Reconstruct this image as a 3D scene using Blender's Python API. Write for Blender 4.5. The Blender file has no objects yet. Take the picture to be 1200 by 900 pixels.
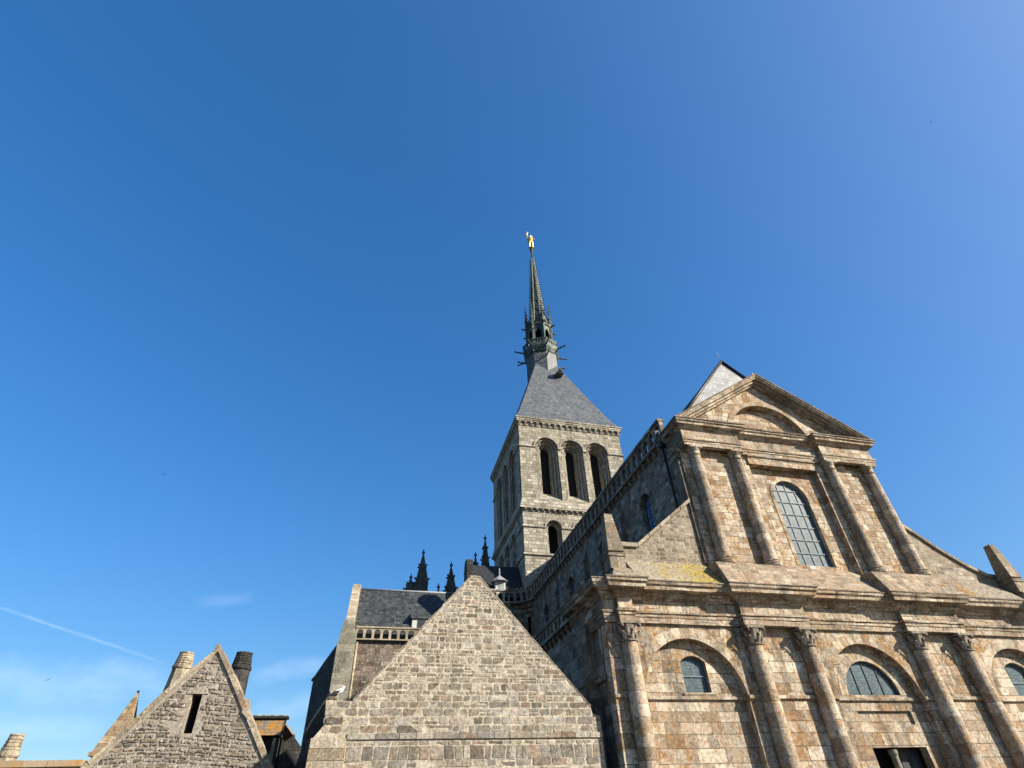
import bpy, bmesh, math, random
from mathutils import Vector, Matrix
from mathutils.geometry import tessellate_polygon
random.seed(7)
R = math.radians
C = bpy.context.scene.collection
sc = bpy.context.scene

# ------------------------------------------------------------------ camera, sky, sun, exposure
cam_d = bpy.data.cameras.new('camera'); cam = bpy.data.objects.new('camera', cam_d); C.objects.link(cam)
yaw, pitch, roll = R(15.0919), R(39.4822), R(-2.4581)
fw = Vector((math.sin(yaw)*math.cos(pitch), math.cos(yaw)*math.cos(pitch), math.sin(pitch)))
rt = Vector((math.cos(yaw), -math.sin(yaw), 0)); up = rt.cross(fw)
r2 = math.cos(roll)*rt + math.sin(roll)*up; u2 = -math.sin(roll)*rt + math.cos(roll)*up
m = Matrix((r2, u2, -fw)).transposed().to_4x4()
cam.matrix_world = m                                  # the eye is the origin; the terrace lies 1.7 m below
cam_d.sensor_width = 36; cam_d.lens = 18.767; cam_d.clip_start = .1; cam_d.clip_end = 20000
sc.camera = cam

SUN_AZ, SUN_EL = 54.0, 29.5                           # degrees off the facade's normal (to the south), elevation
wd = bpy.data.worlds.new('World'); sc.world = wd; wd.use_nodes = True
wn = wd.node_tree; wn.nodes.clear()
sky = wn.nodes.new('ShaderNodeTexSky'); sky.sky_type = 'NISHITA'; sky.sun_disc = False
sky.sun_elevation = R(SUN_EL); sky.sun_rotation = R(180-SUN_AZ)
sky.air_density = 1.0; sky.dust_density = 1.5; sky.ozone_density = 3.5; sky.altitude = 50
bg = wn.nodes.new('ShaderNodeBackground'); bg.inputs['Strength'].default_value = .112
wo = wn.nodes.new('ShaderNodeOutputWorld')
# thin cirrus in the sky itself: a drifting streak low in the north-east and faint veils near the horizon
tc = wn.nodes.new('ShaderNodeTexCoord')
def wmath(op, a, b=None, c=None):
    n = wn.nodes.new('ShaderNodeMath'); n.operation = op
    for i, v in enumerate((a, b, c)):
        if v is None: continue
        if isinstance(v, (int, float)): n.inputs[i].default_value = v
        else: wn.links.new(v, n.inputs[i])
    return n.outputs[0]
def wdot(v):
    n = wn.nodes.new('ShaderNodeVectorMath'); n.operation = 'DOT_PRODUCT'
    wn.links.new(tc.outputs['Generated'], n.inputs[0]); n.inputs[1].default_value = v
    return n.outputs['Value']
def wnoise(scale, detail, sc3=(1, 1, 1), rough=.6):
    mp = wn.nodes.new('ShaderNodeMapping'); mp.inputs['Scale'].default_value = sc3
    wn.links.new(tc.outputs['Generated'], mp.inputs[0])
    n = wn.nodes.new('ShaderNodeTexNoise'); n.inputs['Scale'].default_value = scale; n.inputs['Detail'].default_value = detail
    n.inputs['Roughness'].default_value = rough
    wn.links.new(mp.outputs[0], n.inputs['Vector']); return n.outputs['Fac']
CIRRUS = []
def cirrus(d0, d1, width, strength):
    a, b = Vector(d0).normalized(), Vector(d1).normalized()
    n = a.cross(b).normalized(); mid = (a+b).normalized(); al = n.cross(mid).normalized()
    half = abs(b.dot(al))
    off = wmath('ADD', wdot(n), wmath('MULTIPLY', wmath('SUBTRACT', wnoise(9, 5), .5), width*2.2))
    g = wmath('MULTIPLY', off, 1/width); g = wmath('MULTIPLY', g, g)
    g = wmath('SUBTRACT', 1, g); g = wmath('MAXIMUM', g, 0); g = wmath('MULTIPLY', g, g)
    e = wmath('MULTIPLY', wdot(al), 1/half); e = wmath('POWER', wmath('ABSOLUTE', e), 4); e = wmath('MAXIMUM', wmath('SUBTRACT', 1, e), 0)
    fr = wmath('GREATER_THAN', wdot(mid), 0)
    s = wmath('MULTIPLY', wmath('MULTIPLY', g, e), fr)
    s = wmath('MULTIPLY', s, wmath('MULTIPLY', wnoise(26, 6, (1, 1, 2.5)), strength*1.9))
    CIRRUS.append(s)
cirrus((-0.4933, 0.8352, 0.243), (-0.279, 0.9404, 0.1943), .0030, .11)
cirrus((-0.5101, 0.8468, 0.1507), (-0.2361, 0.9561, 0.1737), .035, .12)
cirrus((-0.4624, 0.8795, 0.1123), (-0.3202, 0.9398, 0.1193), .02, .10)
cirrus((-0.1692, 0.9696, 0.1769), (-0.0387, 0.977, 0.2098), .02, .10)
cirrus((-0.1578, 0.979, 0.1289), (-0.0302, 0.987, 0.1579), .02, .10)
cirrus((-0.268, 0.9229, 0.2764), (-0.1828, 0.939, 0.2914), .012, .05)
tot = CIRRUS[0]
for s in CIRRUS[1:]: tot = wmath('ADD', tot, s)
hs = wn.nodes.new('ShaderNodeHueSaturation'); hs.inputs['Saturation'].default_value = 1.28
mx = wn.nodes.new('ShaderNodeMix'); mx.data_type = 'RGBA'
mx.inputs['B'].default_value = (5.2, 5.9, 6.6, 1)
wn.links.new(sky.outputs[0], hs.inputs['Color'])
# a clear sea-air sky: the glow round the sun and along the horizon rolls off softly
SKY_K, SKY_G, SKY_TINT = .15, 1.19, (.97, 1.025, 1.06)
def wvec(op, a, b):
    n = wn.nodes.new('ShaderNodeVectorMath'); n.operation = op
    for i, v in enumerate((a, b)):
        if isinstance(v, tuple): n.inputs[i].default_value = v
        else: wn.links.new(v, n.inputs[i])
    return n.outputs[0]
sepb = wn.nodes.new('ShaderNodeSeparateColor'); wn.links.new(hs.outputs[0], sepb.inputs[0])
den = wmath('ADD', wmath('MULTIPLY', sepb.outputs['Blue'], SKY_K), 1)
scl = wn.nodes.new('ShaderNodeVectorMath'); scl.operation = 'SCALE'; wn.links.new(hs.outputs[0], scl.inputs[0]); wn.links.new(wmath('DIVIDE', SKY_G, den), scl.inputs['Scale'])
soft = wvec('MULTIPLY', scl.outputs[0], SKY_TINT)
wn.links.new(tot, mx.inputs['Factor']); wn.links.new(soft, mx.inputs['A'])
wn.links.new(mx.outputs['Result'], bg.inputs['Color']); wn.links.new(bg.outputs[0], wo.inputs['Surface'])

sd = bpy.data.lights.new('sun', 'SUN'); so = bpy.data.objects.new('sun', sd); C.objects.link(so)
sd.energy = 5.0; sd.angle = R(.53); sd.color = (1.0, .92, .80)
a, e = R(SUN_AZ), R(SUN_EL)
to_sun = Vector((math.sin(a)*math.cos(e), -math.cos(a)*math.cos(e), math.sin(e)))
so.rotation_euler = to_sun.to_track_quat('Z', 'Y').to_euler(); so.location = (40, -40, 60)
vs = sc.view_settings; vs.view_transform = 'Standard'; vs.look = 'None'; vs.gamma = 1; vs.use_curve_mapping = False
vs.exposure = 1.15

# ------------------------------------------------------------------ materials
ALB = .83                                              # one trim for all base colours, keeps the stone within .15 to .4
class NT:
    def __init__(s, name):
        s.m = bpy.data.materials.new(name); s.m.use_nodes = True; s.t = s.m.node_tree
        s.b = s.t.nodes['Principled BSDF']; s.b.inputs['Specular IOR Level'].default_value = .25
    def n(s, typ): return s.t.nodes.new('ShaderNode'+typ)
    def put(s, sock, v):
        if isinstance(v, bpy.types.NodeSocket): s.t.links.new(v, sock)
        elif v is not None: sock.default_value = v
    def math(s, op, a, b=None, c=None, clamp=False):
        n = s.n('Math'); n.operation = op; n.use_clamp = clamp
        for i, v in enumerate((a, b, c)): s.put(n.inputs[i], v)
        return n.outputs[0]
    def noise(s, vec, scale, detail=4, rough=.6, dim='3D', w=None):
        n = s.n('TexNoise'); n.noise_dimensions = dim
        if dim != '1D': s.put(n.inputs['Vector'], vec)
        if w is not None: s.put(n.inputs['W'], w)
        n.inputs['Scale'].default_value = scale; n.inputs['Detail'].default_value = detail; n.inputs['Roughness'].default_value = rough
        return n.outputs['Fac']
    def ramp(s, fac, stops, interp='LINEAR'):
        n = s.n('ValToRGB'); cr = n.color_ramp; cr.interpolation = interp
        while len(cr.elements) < len(stops): cr.elements.new(.5)
        for el, (p, c) in zip(cr.elements, stops):
            el.position = p; el.color = (c, c, c, 1) if isinstance(c, (int, float)) else (*c, 1)
        s.put(n.inputs[0], fac); return n.outputs['Color']
    def mix(s, f, a, b, mode='MIX'):
        n = s.n('Mix'); n.data_type = 'RGBA'; n.blend_type = mode
        def col(v): return (*v, 1) if isinstance(v, tuple) and len(v) == 3 else v
        s.put(n.inputs['Factor'], f); s.put(n.inputs['A'], col(a)); s.put(n.inputs['B'], col(b))
        return n.outputs['Result']
    def uv(s):
        n = s.n('UVMap'); n.uv_map = 'UVMap'; return n.outputs[0]
    def sep(s, v):
        n = s.n('SeparateXYZ'); s.put(n.inputs[0], v); return n.outputs
    def comb(s, x, y, z=0.0):
        n = s.n('CombineXYZ'); s.put(n.inputs[0], x); s.put(n.inputs[1], y); s.put(n.inputs[2], z); return n.outputs[0]
    def pos(s): return s.n('NewGeometry').outputs['Position']
    def white(s, w):
        n = s.n('TexWhiteNoise'); n.noise_dimensions = '1D'; s.put(n.inputs['W'], w); return n.outputs['Value']
    def attr(s, name='rnd'):
        n = s.n('Attribute'); n.attribute_name = name; n.attribute_type = 'GEOMETRY'; return n.outputs['Fac']
    def bump(s, h, strength, dist):
        n = s.n('Bump'); n.inputs['Strength'].default_value = strength; n.inputs['Distance'].default_value = dist
        s.put(n.inputs['Height'], h); s.t.links.new(n.outputs[0], s.b.inputs['Normal'])
    def out(s, col, rough=.9):
        col = s.mix(1.0, col, (ALB, ALB, ALB), 'MULTIPLY')
        s.put(s.b.inputs['Base Color'], col); s.put(s.b.inputs['Roughness'], rough); return s.m

def weather(k, col, p, rust=.5, grime=.5, pale=.4, rustc=(.30, .155, .055), scale=1.0, palec=(.52, .49, .42), grimec=(.06, .05, .038)):
    """lichen and weather stains that belong to the stone"""
    n1 = k.noise(p, .55*scale, 7, .68); n2 = k.noise(p, 2.6*scale, 6, .7); n3 = k.noise(p, 9*scale, 5, .7)
    rm = k.math('MULTIPLY', k.ramp(n2, [(.47, 0.0), (.58, 1.0)]), k.ramp(n1, [(.40, 0.0), (.56, 1.0)]))
    if rust: col = k.mix(k.math('MULTIPLY', rm, rust), col, rustc)
    mp = k.n('Mapping'); mp.inputs['Location'].default_value = (13, 5, 7); mp.inputs['Scale'].default_value = (1, 1, .22); k.put(mp.inputs[0], p)
    n4 = k.noise(mp.outputs[0], 1.5*scale, 7, .7)
    if grime: col = k.mix(k.math('MULTIPLY', k.ramp(n4, [(.50, 0.0), (.68, 1.0)]), grime), col, grimec)
    mp2 = k.n('Mapping'); mp2.inputs['Location'].default_value = (3, 15, 27); k.put(mp2.inputs[0], p)
    n5 = k.noise(mp2.outputs[0], 5*scale, 6, .75)
    if pale: col = k.mix(k.math('MULTIPLY', k.ramp(n5, [(.56, 0.0), (.66, 1.0)]), pale), col, palec)
    mo = k.n('Mapping'); mo.inputs['Location'].default_value = (31, 2, 9); k.put(mo.inputs[0], p)
    n6 = k.noise(mo.outputs[0], 3.6*scale, 8, .78)
    col = k.mix(k.math('MULTIPLY', k.ramp(n6, [(.55, 0.0), (.64, 1.0)]), min(1, rust*1.1)), col, (.36, .19, .05))
    col = k.mix(k.math('MULTIPLY', k.ramp(n6, [(.30, 1.0), (.42, 0.0)]), min(.85, grime*1.3)), col, grimec)
    f = k.ramp(n3, [(.32, .50), (.5, 1.0), (.68, 1.40)])
    col = k.mix(1.0, col, k.ramp(k.noise(p, 24, 3, .7), [(.3, .78), (.7, 1.22)]), 'MULTIPLY')
    return k.mix(1.0, col, f, 'MULTIPLY')

def ashlar(name, palette, h=.36, w=.72, mortar=.012, mcol=(.10, .08, .06), msoft=.25, rust=.5, grime=.5, pale=.4, bump=.55, dist=.03, wob=.10, rough=.9, rustc=(.30, .155, .055), tint=None):
    k = NT(name); u, v, _ = k.sep(k.uv()); p = k.pos()
    v2 = k.math('ADD', v, k.math('MULTIPLY', k.math('SINE', k.math('MULTIPLY', v, 1.9)), wob))
    v2 = k.math('ADD', v2, k.math('MULTIPLY', k.math('SUBTRACT', k.noise(p, 1.3, 2), .5), mortar*2.0))
    row = k.math('FLOOR', k.math('DIVIDE', v2, h))
    rr = k.white(k.math('ADD', k.math('MULTIPLY', row, 1.37), .5))
    rr2 = k.white(k.math('ADD', k.math('MULTIPLY', row, 2.11), 9.5))
    u2_ = k.math('ADD', k.math('MULTIPLY', u, k.math('ADD', .72, k.math('MULTIPLY', rr2, .6))), k.math('MULTIPLY', rr, 17.0))
    u2_ = k.math('ADD', u2_, k.math('MULTIPLY', k.math('SINE', k.math('MULTIPLY', u2_, 2.3)), .14))
    u2_ = k.math('ADD', u2_, k.math('MULTIPLY', k.math('SUBTRACT', k.noise(p, 1.7, 2), .5), mortar*2.0))
    b = k.n('TexBrick'); b.offset = .5; b.squash = 1.0
    k.put(b.inputs['Vector'], k.comb(u2_, v2))
    b.inputs['Color1'].default_value = (0, 0, 0, 1); b.inputs['Color2'].default_value = (1, 1, 1, 1); b.inputs['Mortar'].default_value = (.5, .5, .5, 1)
    b.inputs['Scale'].default_value = 1; b.inputs['Mortar Size'].default_value = mortar; b.inputs['Mortar Smooth'].default_value = msoft
    b.inputs['Bias'].default_value = 0; b.inputs['Brick Width'].default_value = w; b.inputs['Row Height'].default_value = h
    n = len(palette)
    col = k.ramp(b.outputs['Color'], [(i/(n-1), c) for i, c in enumerate(palette)])
    jit = k.white(k.math('MULTIPLY', k.sep(b.outputs['Color'])[0], 173.3))
    col = k.mix(1.0, col, k.ramp(jit, [(0, .70), (.5, 1.0), (1, 1.25)]), 'MULTIPLY')
    big = k.ramp(k.noise(p, .22, 5, .6), [(.3, .80), (.7, 1.18)])
    col = k.mix(1.0, col, big, 'MULTIPLY')
    col = weather(k, col, p, rust, grime, pale, rustc)
    mf = k.math('MULTIPLY', b.outputs['Fac'], k.ramp(k.noise(p, 2.2, 4), [(.35, .35), (.6, .95)]))
    col = k.mix(mf, col, mcol)
    if tint: col = k.mix(1.0, col, tint, 'MULTIPLY')
    fine = k.math('MULTIPLY', k.noise(p, 11, 8, .75), .55)
    hgt = k.math('ADD', k.math('MULTIPLY', k.math('SUBTRACT', 1, b.outputs['Fac']), .7), fine)
    hgt = k.math('ADD', hgt, k.math('MULTIPLY', k.sep(b.outputs['Color'])[0], .35))
    k.bump(hgt, bump, dist)
    return k.out(col, rough)

def stone_attr(name, palette, mcol=None, rust=.2, grime=.35, pale=.4, bump=.5, dist=.03, rustc=(.30, .15, .03), palec=(.50, .47, .40), scale=1.0):
    """colour comes from each stone's own random number, stored on its faces"""
    k = NT(name); p = k.pos(); n = len(palette)
    col = k.ramp(k.attr(), [(i/(n-1), c) for i, c in enumerate(palette)])
    col = k.mix(1.0, col, k.ramp(k.white(k.math('MULTIPLY', k.attr(), 91.7)), [(0, .70), (1, 1.28)]), 'MULTIPLY')
    col = weather(k, col, p, rust, grime, pale, rustc, scale, palec)
    k.bump(k.noise(p, 9, 8, .75), bump, dist)
    return k.out(col)

WARM = [(.25, .175, .105), (.42, .345, .245), (.52, .44, .325), (.45, .375, .275), (.57, .495, .38), (.26, .165, .09), (.46, .365, .26), (.38, .32, .24), (.53, .45, .335)]
TOWERP = [(.22, .19, .145), (.36, .325, .255), (.45, .41, .325), (.32, .295, .235), (.51, .465, .375), (.27, .235, .175), (.42, .385, .305)]
NORTHP = [(.08, .065, .045), (.17, .14, .105), (.25, .21, .155), (.13, .105, .075), (.34, .30, .23), (.10, .08, .055)]  # dark weathered stone, lowered further to deepen the north side's shade
GABLEP = [(.13, .11, .085), (.25, .22, .17), (.33, .295, .235), (.18, .125, .09), (.38, .345, .28), (.21, .19, .155), (.29, .215, .16), (.40, .37, .31), (.17, .155, .13), (.33, .28, .205)]
LEFTP = [(.08, .065, .05), (.22, .185, .145), (.32, .28, .225), (.14, .115, .09), (.38, .335, .27), (.18, .155, .125), (.27, .21, .15)]
M = {}
M['facade'] = ashlar('warm_granite_ashlar', WARM, .36, .60, .012, (.10, .07, .045), rust=.78, grime=.72, pale=.55, bump=1.0)
M['trim'] = ashlar('warm_granite_trim', [(.26, .195, .13), (.41, .345, .255), (.50, .43, .33), (.34, .27, .19), (.46, .39, .295)], .5, .85, .014, (.07, .055, .04), rust=.65, grime=.8, pale=.5, wob=0, bump=.9)
M['drum'] = stone_attr('granite_drums', [(.28, .21, .145), (.39, .315, .235), (.47, .39, .29), (.34, .26, .185), (.51, .425, .32)], rust=.6, grime=.75, pale=.5, bump=.9)
M['voussoir'] = stone_attr('granite_voussoirs', WARM, rust=.8, grime=.7, pale=.5, bump=.9)
M['northv'] = stone_attr('grey_voussoirs', NORTHP, rust=.1, grime=.5, pale=.4)
M['capital'] = stone_attr('carved_granite', [(.22, .18, .14), (.36, .30, .23)], rust=.2, grime=.7, pale=.4)
M['upper'] = ashlar('upper_front_ashlar', [(.26, .18, .11), (.41, .335, .235), (.51, .435, .32), (.45, .37, .275), (.56, .485, .37), (.27, .175, .095), (.48, .40, .29)], .32, .52, .012, (.10, .07, .045), rust=.82, grime=.62, pale=.55, bump=1.0)
M['glacis'] = ashlar('weathered_slope_stone', [(.20, .15, .10), (.30, .235, .16), (.35, .28, .20), (.25, .19, .13)], .22, .34, .016, (.36, .31, .24), rust=.4, grime=.6, pale=.4, bump=.9)
M['tower'] = ashlar('grey_gold_granite', TOWERP, .34, .58, .022, (.12, .10, .075), bump=1.0, dist=.05, rust=.22, grime=.45, pale=.35, rustc=(.30, .22, .09))
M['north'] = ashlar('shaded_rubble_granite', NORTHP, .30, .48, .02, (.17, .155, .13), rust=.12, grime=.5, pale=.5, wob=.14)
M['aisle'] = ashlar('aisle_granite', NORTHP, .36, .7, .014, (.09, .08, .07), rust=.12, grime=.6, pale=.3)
M['annex'] = ashlar('dark_brown_granite', [(.05, .038, .03), (.13, .10, .078), (.20, .155, .12), (.08, .06, .048), (.26, .21, .165)], .42, .7, .022, (.16, .135, .105), rust=.2, grime=.7, pale=.9)
M['cap'] = ashlar('dark_weathered_capping', [(.09, .075, .055), (.16, .13, .095), (.20, .165, .12), (.12, .10, .075)], .5, .9, .012, (.05, .04, .03), rust=.15, grime=.5, pale=.5, wob=0)
M['turret'] = ashlar('tan_turret_stone', [(.26, .19, .11), (.36, .275, .17), (.31, .23, .14), (.40, .31, .20)], .26, .6, .014, (.14, .10, .06), rust=.5, grime=.5, pale=.2)
M['pinstone'] = ashlar('brown_grey_granite', [(.16, .13, .09), (.26, .22, .16), (.21, .175, .125), (.30, .26, .19)], .6, 1.2, .012, (.1, .085, .06), rust=.3, grime=.6, pale=.4)
M['halfgable'] = ashlar('pale_rubble_granite', [(.16, .13, .09), (.30, .25, .18), (.36, .31, .23), (.24, .19, .13), (.40, .35, .27)], .19, .32, .02, (.34, .30, .23), rust=.25, grime=.5, pale=.5, bump=.9)
M['quoin'] = ashlar('pale_quoin_granite', [(.28, .23, .155), (.42, .355, .25), (.35, .29, .20)], .30, 1.0, .012, (.2, .17, .13), rust=.1, grime=.45, pale=.25)
M['buttress'] = ashlar('mossy_grey_granite', [(.17, .165, .12), (.25, .235, .18), (.21, .20, .15), (.28, .26, .2)], .42, .8, .016, (.3, .28, .22), rust=.1, grime=.5, pale=.5)
M['rubble'] = stone_attr('rubble_stones', GABLEP, rust=.12, grime=.3, pale=.35, bump=.7, dist=.04)
M['leftstone'] = stone_attr('lichened_rubble', LEFTP, rust=.22, grime=.45, pale=1.0, bump=.9, dist=.05, scale=1.2, palec=(.62, .58, .50))
def mortar(name, c1, c2):
    k = NT(name); p = k.pos()
    col = k.ramp(k.noise(p, 6, 6, .7), [(.3, c1), (.7, c2)])
    col = weather(k, col, p, .1, .3, .2)
    k.bump(k.noise(p, 14, 8, .8), .7, .03); return k.out(col)
M['mortar'] = mortar('lime_mortar', (.37, .32, .24), (.51, .45, .345))
M['leftmortar'] = mortar('old_mortar', (.24, .205, .16), (.40, .36, .29))
M['coping'] = stone_attr('lichened_coping', [(.24, .19, .13), (.33, .28, .2), (.38, .33, .25)], rust=.3, grime=.45, pale=.9, scale=1.6, palec=(.62, .58, .50))
def slate(name, c0, c1, h=.16, w=.22, pale=.25, rough=.55, spec=.4, mossc=None):
    k = NT(name); p = k.pos(); u, v, _ = k.sep(k.uv())
    row = k.math('FLOOR', k.math('DIVIDE', v, h)); rr = k.white(k.math('ADD', row, .5))
    b = k.n('TexBrick'); b.offset = .5
    k.put(b.inputs['Vector'], k.comb(k.math('ADD', u, k.math('MULTIPLY', rr, 3.0)), v))
    b.inputs['Color1'].default_value = (0, 0, 0, 1); b.inputs['Color2'].default_value = (1, 1, 1, 1); b.inputs['Mortar'].default_value = (0, 0, 0, 1)
    b.inputs['Scale'].default_value = 1; b.inputs['Mortar Size'].default_value = .008; b.inputs['Mortar Smooth'].default_value = .2
    b.inputs['Brick Width'].default_value = w; b.inputs['Row Height'].default_value = h; b.inputs['Bias'].default_value = 0
    col = k.ramp(b.outputs['Color'], [(0, c0), (1, c1)])
    col = k.mix(1.0, col, k.ramp(k.noise(p, .6, 6, .7), [(.3, .75), (.7, 1.3)]), 'MULTIPLY')
    col = k.mix(k.math('MULTIPLY', k.ramp(k.noise(p, 2.2, 7, .75), [(.56, 0.0), (.70, 1.0)]), pale), col, (.42, .42, .38))
    if mossc: col = k.mix(k.ramp(k.noise(p, 3.4, 7, .75), [(.44, 0.0), (.54, 1.0)]), col, mossc)
    col = k.mix(k.math('MULTIPLY', b.outputs['Fac'], .7), col, (.03, .03, .032))
    saw = k.math('FRACT', k.math('DIVIDE', v, h))
    k.bump(k.math('ADD', k.math('MULTIPLY', saw, -.6), k.math('MULTIPLY', k.sep(b.outputs['Color'])[0], .5)), .7, .03)
    k.b.inputs['Specular IOR Level'].default_value = spec
    return k.out(col, rough)
M['slate'] = slate('tower_slate', (.055, .062, .067), (.115, .124, .13), h=.26, w=.34, pale=.4)
M['slate_pale'] = slate('pale_slate', (.17, .175, .175), (.33, .33, .32), pale=.4, h=.2, w=.28)  # light grey slate, base raised to paint in its bright sunlit sheen
M['slate_annex'] = slate('annex_slate', (.017, .02, .021), (.055, .06, .059), h=.24, w=.32, pale=.3)
M['slate_dark'] = slate('dark_slate', (.012, .013, .015), (.024, .026, .03), pale=.05, rough=.5)  # near-black: paints the tower's shade into the transept roof
M['slate_lichen'] = slate('lichen_slate', (.12, .11, .09), (.2, .18, .15), pale=.2, mossc=(.36, .17, .02))
def moss():
    k = NT('lichen_and_moss_slope'); p = k.pos()
    n = k.noise(p, 2.2, 7, .75); n2 = k.noise(p, 9, 6, .7)
    col = k.ramp(n2, [(.3, (.13, .105, .07)), (.5, (.28, .23, .165)), (.7, (.42, .37, .29))])
    x = k.sep(p)[0]
    ly = k.math('ADD', k.math('ADD', k.math('MULTIPLY', n, .8), k.math('MULTIPLY', n2, .35)), k.math('MULTIPLY', k.math('SUBTRACT', 1.0, k.math('ABSOLUTE', k.math('SUBTRACT', x, 13.3))), .075))
    ym = k.ramp(ly, [(.50, 0.0), (.66, 1.0)])
    yc = k.ramp(n2, [(.36, (.06, .045, .012)), (.46, (.24, .165, .015)), (.56, (.38, .27, .03)), (.68, (.47, .38, .14))])
    cr = k.ramp(k.noise(p, 13, 7, .8), [(.38, .45), (.50, 1.0)])
    col = k.mix(k.math('MULTIPLY', ym, cr), col, yc)
    col = k.mix(k.math('MULTIPLY', k.ramp(k.noise(p, 5, 6, .8), [(.57, 0.0), (.66, 1.0)]), .7), col, (.55, .51, .43))
    k.bump(n2, .8, .06); return k.out(col)
M['moss'] = moss()
def moss2():
    k = NT('orange_lichen_slope'); p = k.pos(); n2 = k.noise(p, 8, 6, .7); x = k.sep(p)[0]
    col = k.ramp(n2, [(.36, (.12, .095, .065)), (.5, (.25, .205, .15)), (.64, (.38, .33, .26))])
    ly = k.math('ADD', k.noise(p, 3.0, 8, .8), k.math('MULTIPLY', k.math('SUBTRACT', .7, k.math('ABSOLUTE', k.math('SUBTRACT', x, 27.0))), .2))
    col = k.mix(k.ramp(ly, [(.50, 0.0), (.66, 1.0)]), col, k.ramp(n2, [(.36, (.10, .05, .01)), (.5, (.26, .13, .015)), (.66, (.42, .26, .05))]))
    k.bump(n2, .8, .06); return k.out(col)
M['moss_right'] = moss2()
def glass(name, base, cell, lead=(.05, .06, .07), rough=.22):
    k = NT(name); u, v, _ = k.sep(k.uv()); p = k.pos()
    b = k.n('TexBrick'); b.offset = .5
    k.put(b.inputs['Vector'], k.comb(u, v)); b.inputs['Scale'].default_value = 1
    b.inputs['Color1'].default_value = (0, 0, 0, 1); b.inputs['Color2'].default_value = (1, 1, 1, 1); b.inputs['Mortar'].default_value = (0, 0, 0, 1)
    b.inputs['Mortar Size'].default_value = cell*.08; b.inputs['Brick Width'].default_value = cell; b.inputs['Row Height'].default_value = cell
    b.inputs['Bias'].default_value = 0
    vo = k.n('TexVoronoi'); vo.inputs['Scale'].default_value = 1/cell*1.3; k.put(vo.inputs['Vector'], k.comb(u, v))
    col = k.ramp(k.sep(vo.outputs['Color'])[0], [(0, tuple(c*.55 for c in base)), (.5, base), (1, tuple(min(1, c*1.6) for c in base))])
    col = k.mix(b.outputs['Fac'], col, lead)
    k.bump(k.sep(vo.outputs['Color'])[1], .6, .02)
    k.b.inputs['Specular IOR Level'].default_value = .2
    return k.out(col, rough)
M['glass'] = glass('leaded_blue_grey_glass', (.06, .105, .12), .11, rough=.5)
M['glass_blue'] = glass('leaded_blue_glass', (.11, .21, .42), .10)
def plain(name, col, rough=.8, metal=0.0, var=.25, bump=.2, scale=4):
    k = NT(name); p = k.pos(); k.b.inputs['Metallic'].default_value = metal
    c = k.mix(1.0, col, k.ramp(k.noise(p, scale, 6, .65), [(.3, 1-var), (.7, 1+var)]), 'MULTIPLY')
    k.bump(k.noise(p, scale*3, 6, .7), bump, .02); return k.out(c, rough)
M['lead_bar'] = plain('grey_glazing_lead', (.15, .185, .195), .6)
M['lead_bar_dark'] = plain('dark_glazing_lead', (.05, .06, .065), .6)
M['door'] = plain('dark_door_wood', (.035, .04, .043), .55)
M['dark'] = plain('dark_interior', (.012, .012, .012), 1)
M['pipe'] = plain('black_iron_pipe', (.02, .02, .022), .5)
M['post'] = plain('mossy_door_post', (.20, .19, .13), .9, var=.5, scale=9)
M['white'] = plain('weathered_white_paint', (.52, .51, .48), .7, var=.25)
M['finial'] = plain('grey_lead', (.27, .28, .28), .6)
M['soot_shade'] = ashlar('soot_and_shade_granite', [(.02, .02, .018), (.045, .043, .038), (.032, .031, .028)], .3, .5, .015, (.03, .03, .03), rust=0, grime=.4, pale=.15)  # near-black: soot on the chimney, painted shade on the buttresses
M['pinnacle'] = plain('dark_choir_granite', (.085, .08, .07), .95, var=.5, scale=3)  # near-black grey, mottled at random
M['spire'] = None
def spirem():
    k = NT('patinated_lead_highlights'); p = k.pos(); n = k.noise(p, 1.6, 7, .75)
    col = k.ramp(n, [(.34, (.018, .026, .023)), (.50, (.05, .075, .064)), (.61, (.13, .165, .13)), (.72, (.46, .42, .26))])  # palest stop paints sunlit highlights into the lead
    k.b.inputs['Metallic'].default_value = .1
    k.bump(k.noise(p, 6, 5), .4, .04); return k.out(col, .6)
M['spire'] = spirem()
M['rib'] = plain('patinated_lead_lit_edges', (.30, .31, .24), .6, var=.6, scale=2)  # pale tone also puts the needle's sunlit edges into the colour
M['spire_dark'] = plain('dark_patinated_lead', (.035, .05, .043), .65, var=.5)
M['drumlead'] = slate('lead_drum_slate', (.05, .056, .058), (.11, .12, .12), pale=.3, h=.25, w=.3)
M['gold'] = plain('gilded_copper', (.80, .52, .16), .45, 1.0, var=.15)
M['ground'] = ashlar('granite_paving', [(.07, .065, .055), (.11, .10, .085), (.09, .08, .07)], .5, .8, .012, (.12, .11, .09), rust=0, grime=.4, pale=.2)
M['land'] = plain('distant_sand_and_marsh', (.12, .115, .09), .95, var=.4, scale=.02)
M['feather_white'] = plain('white_feathers', (.8, .8, .8), .8, var=.05)
M['feather_dark'] = plain('slate_grey_feathers', (.035, .037, .04), .8, var=.1)
M['beak'] = plain('yellow_beak', (.6, .38, .05), .6, var=.1)

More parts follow.
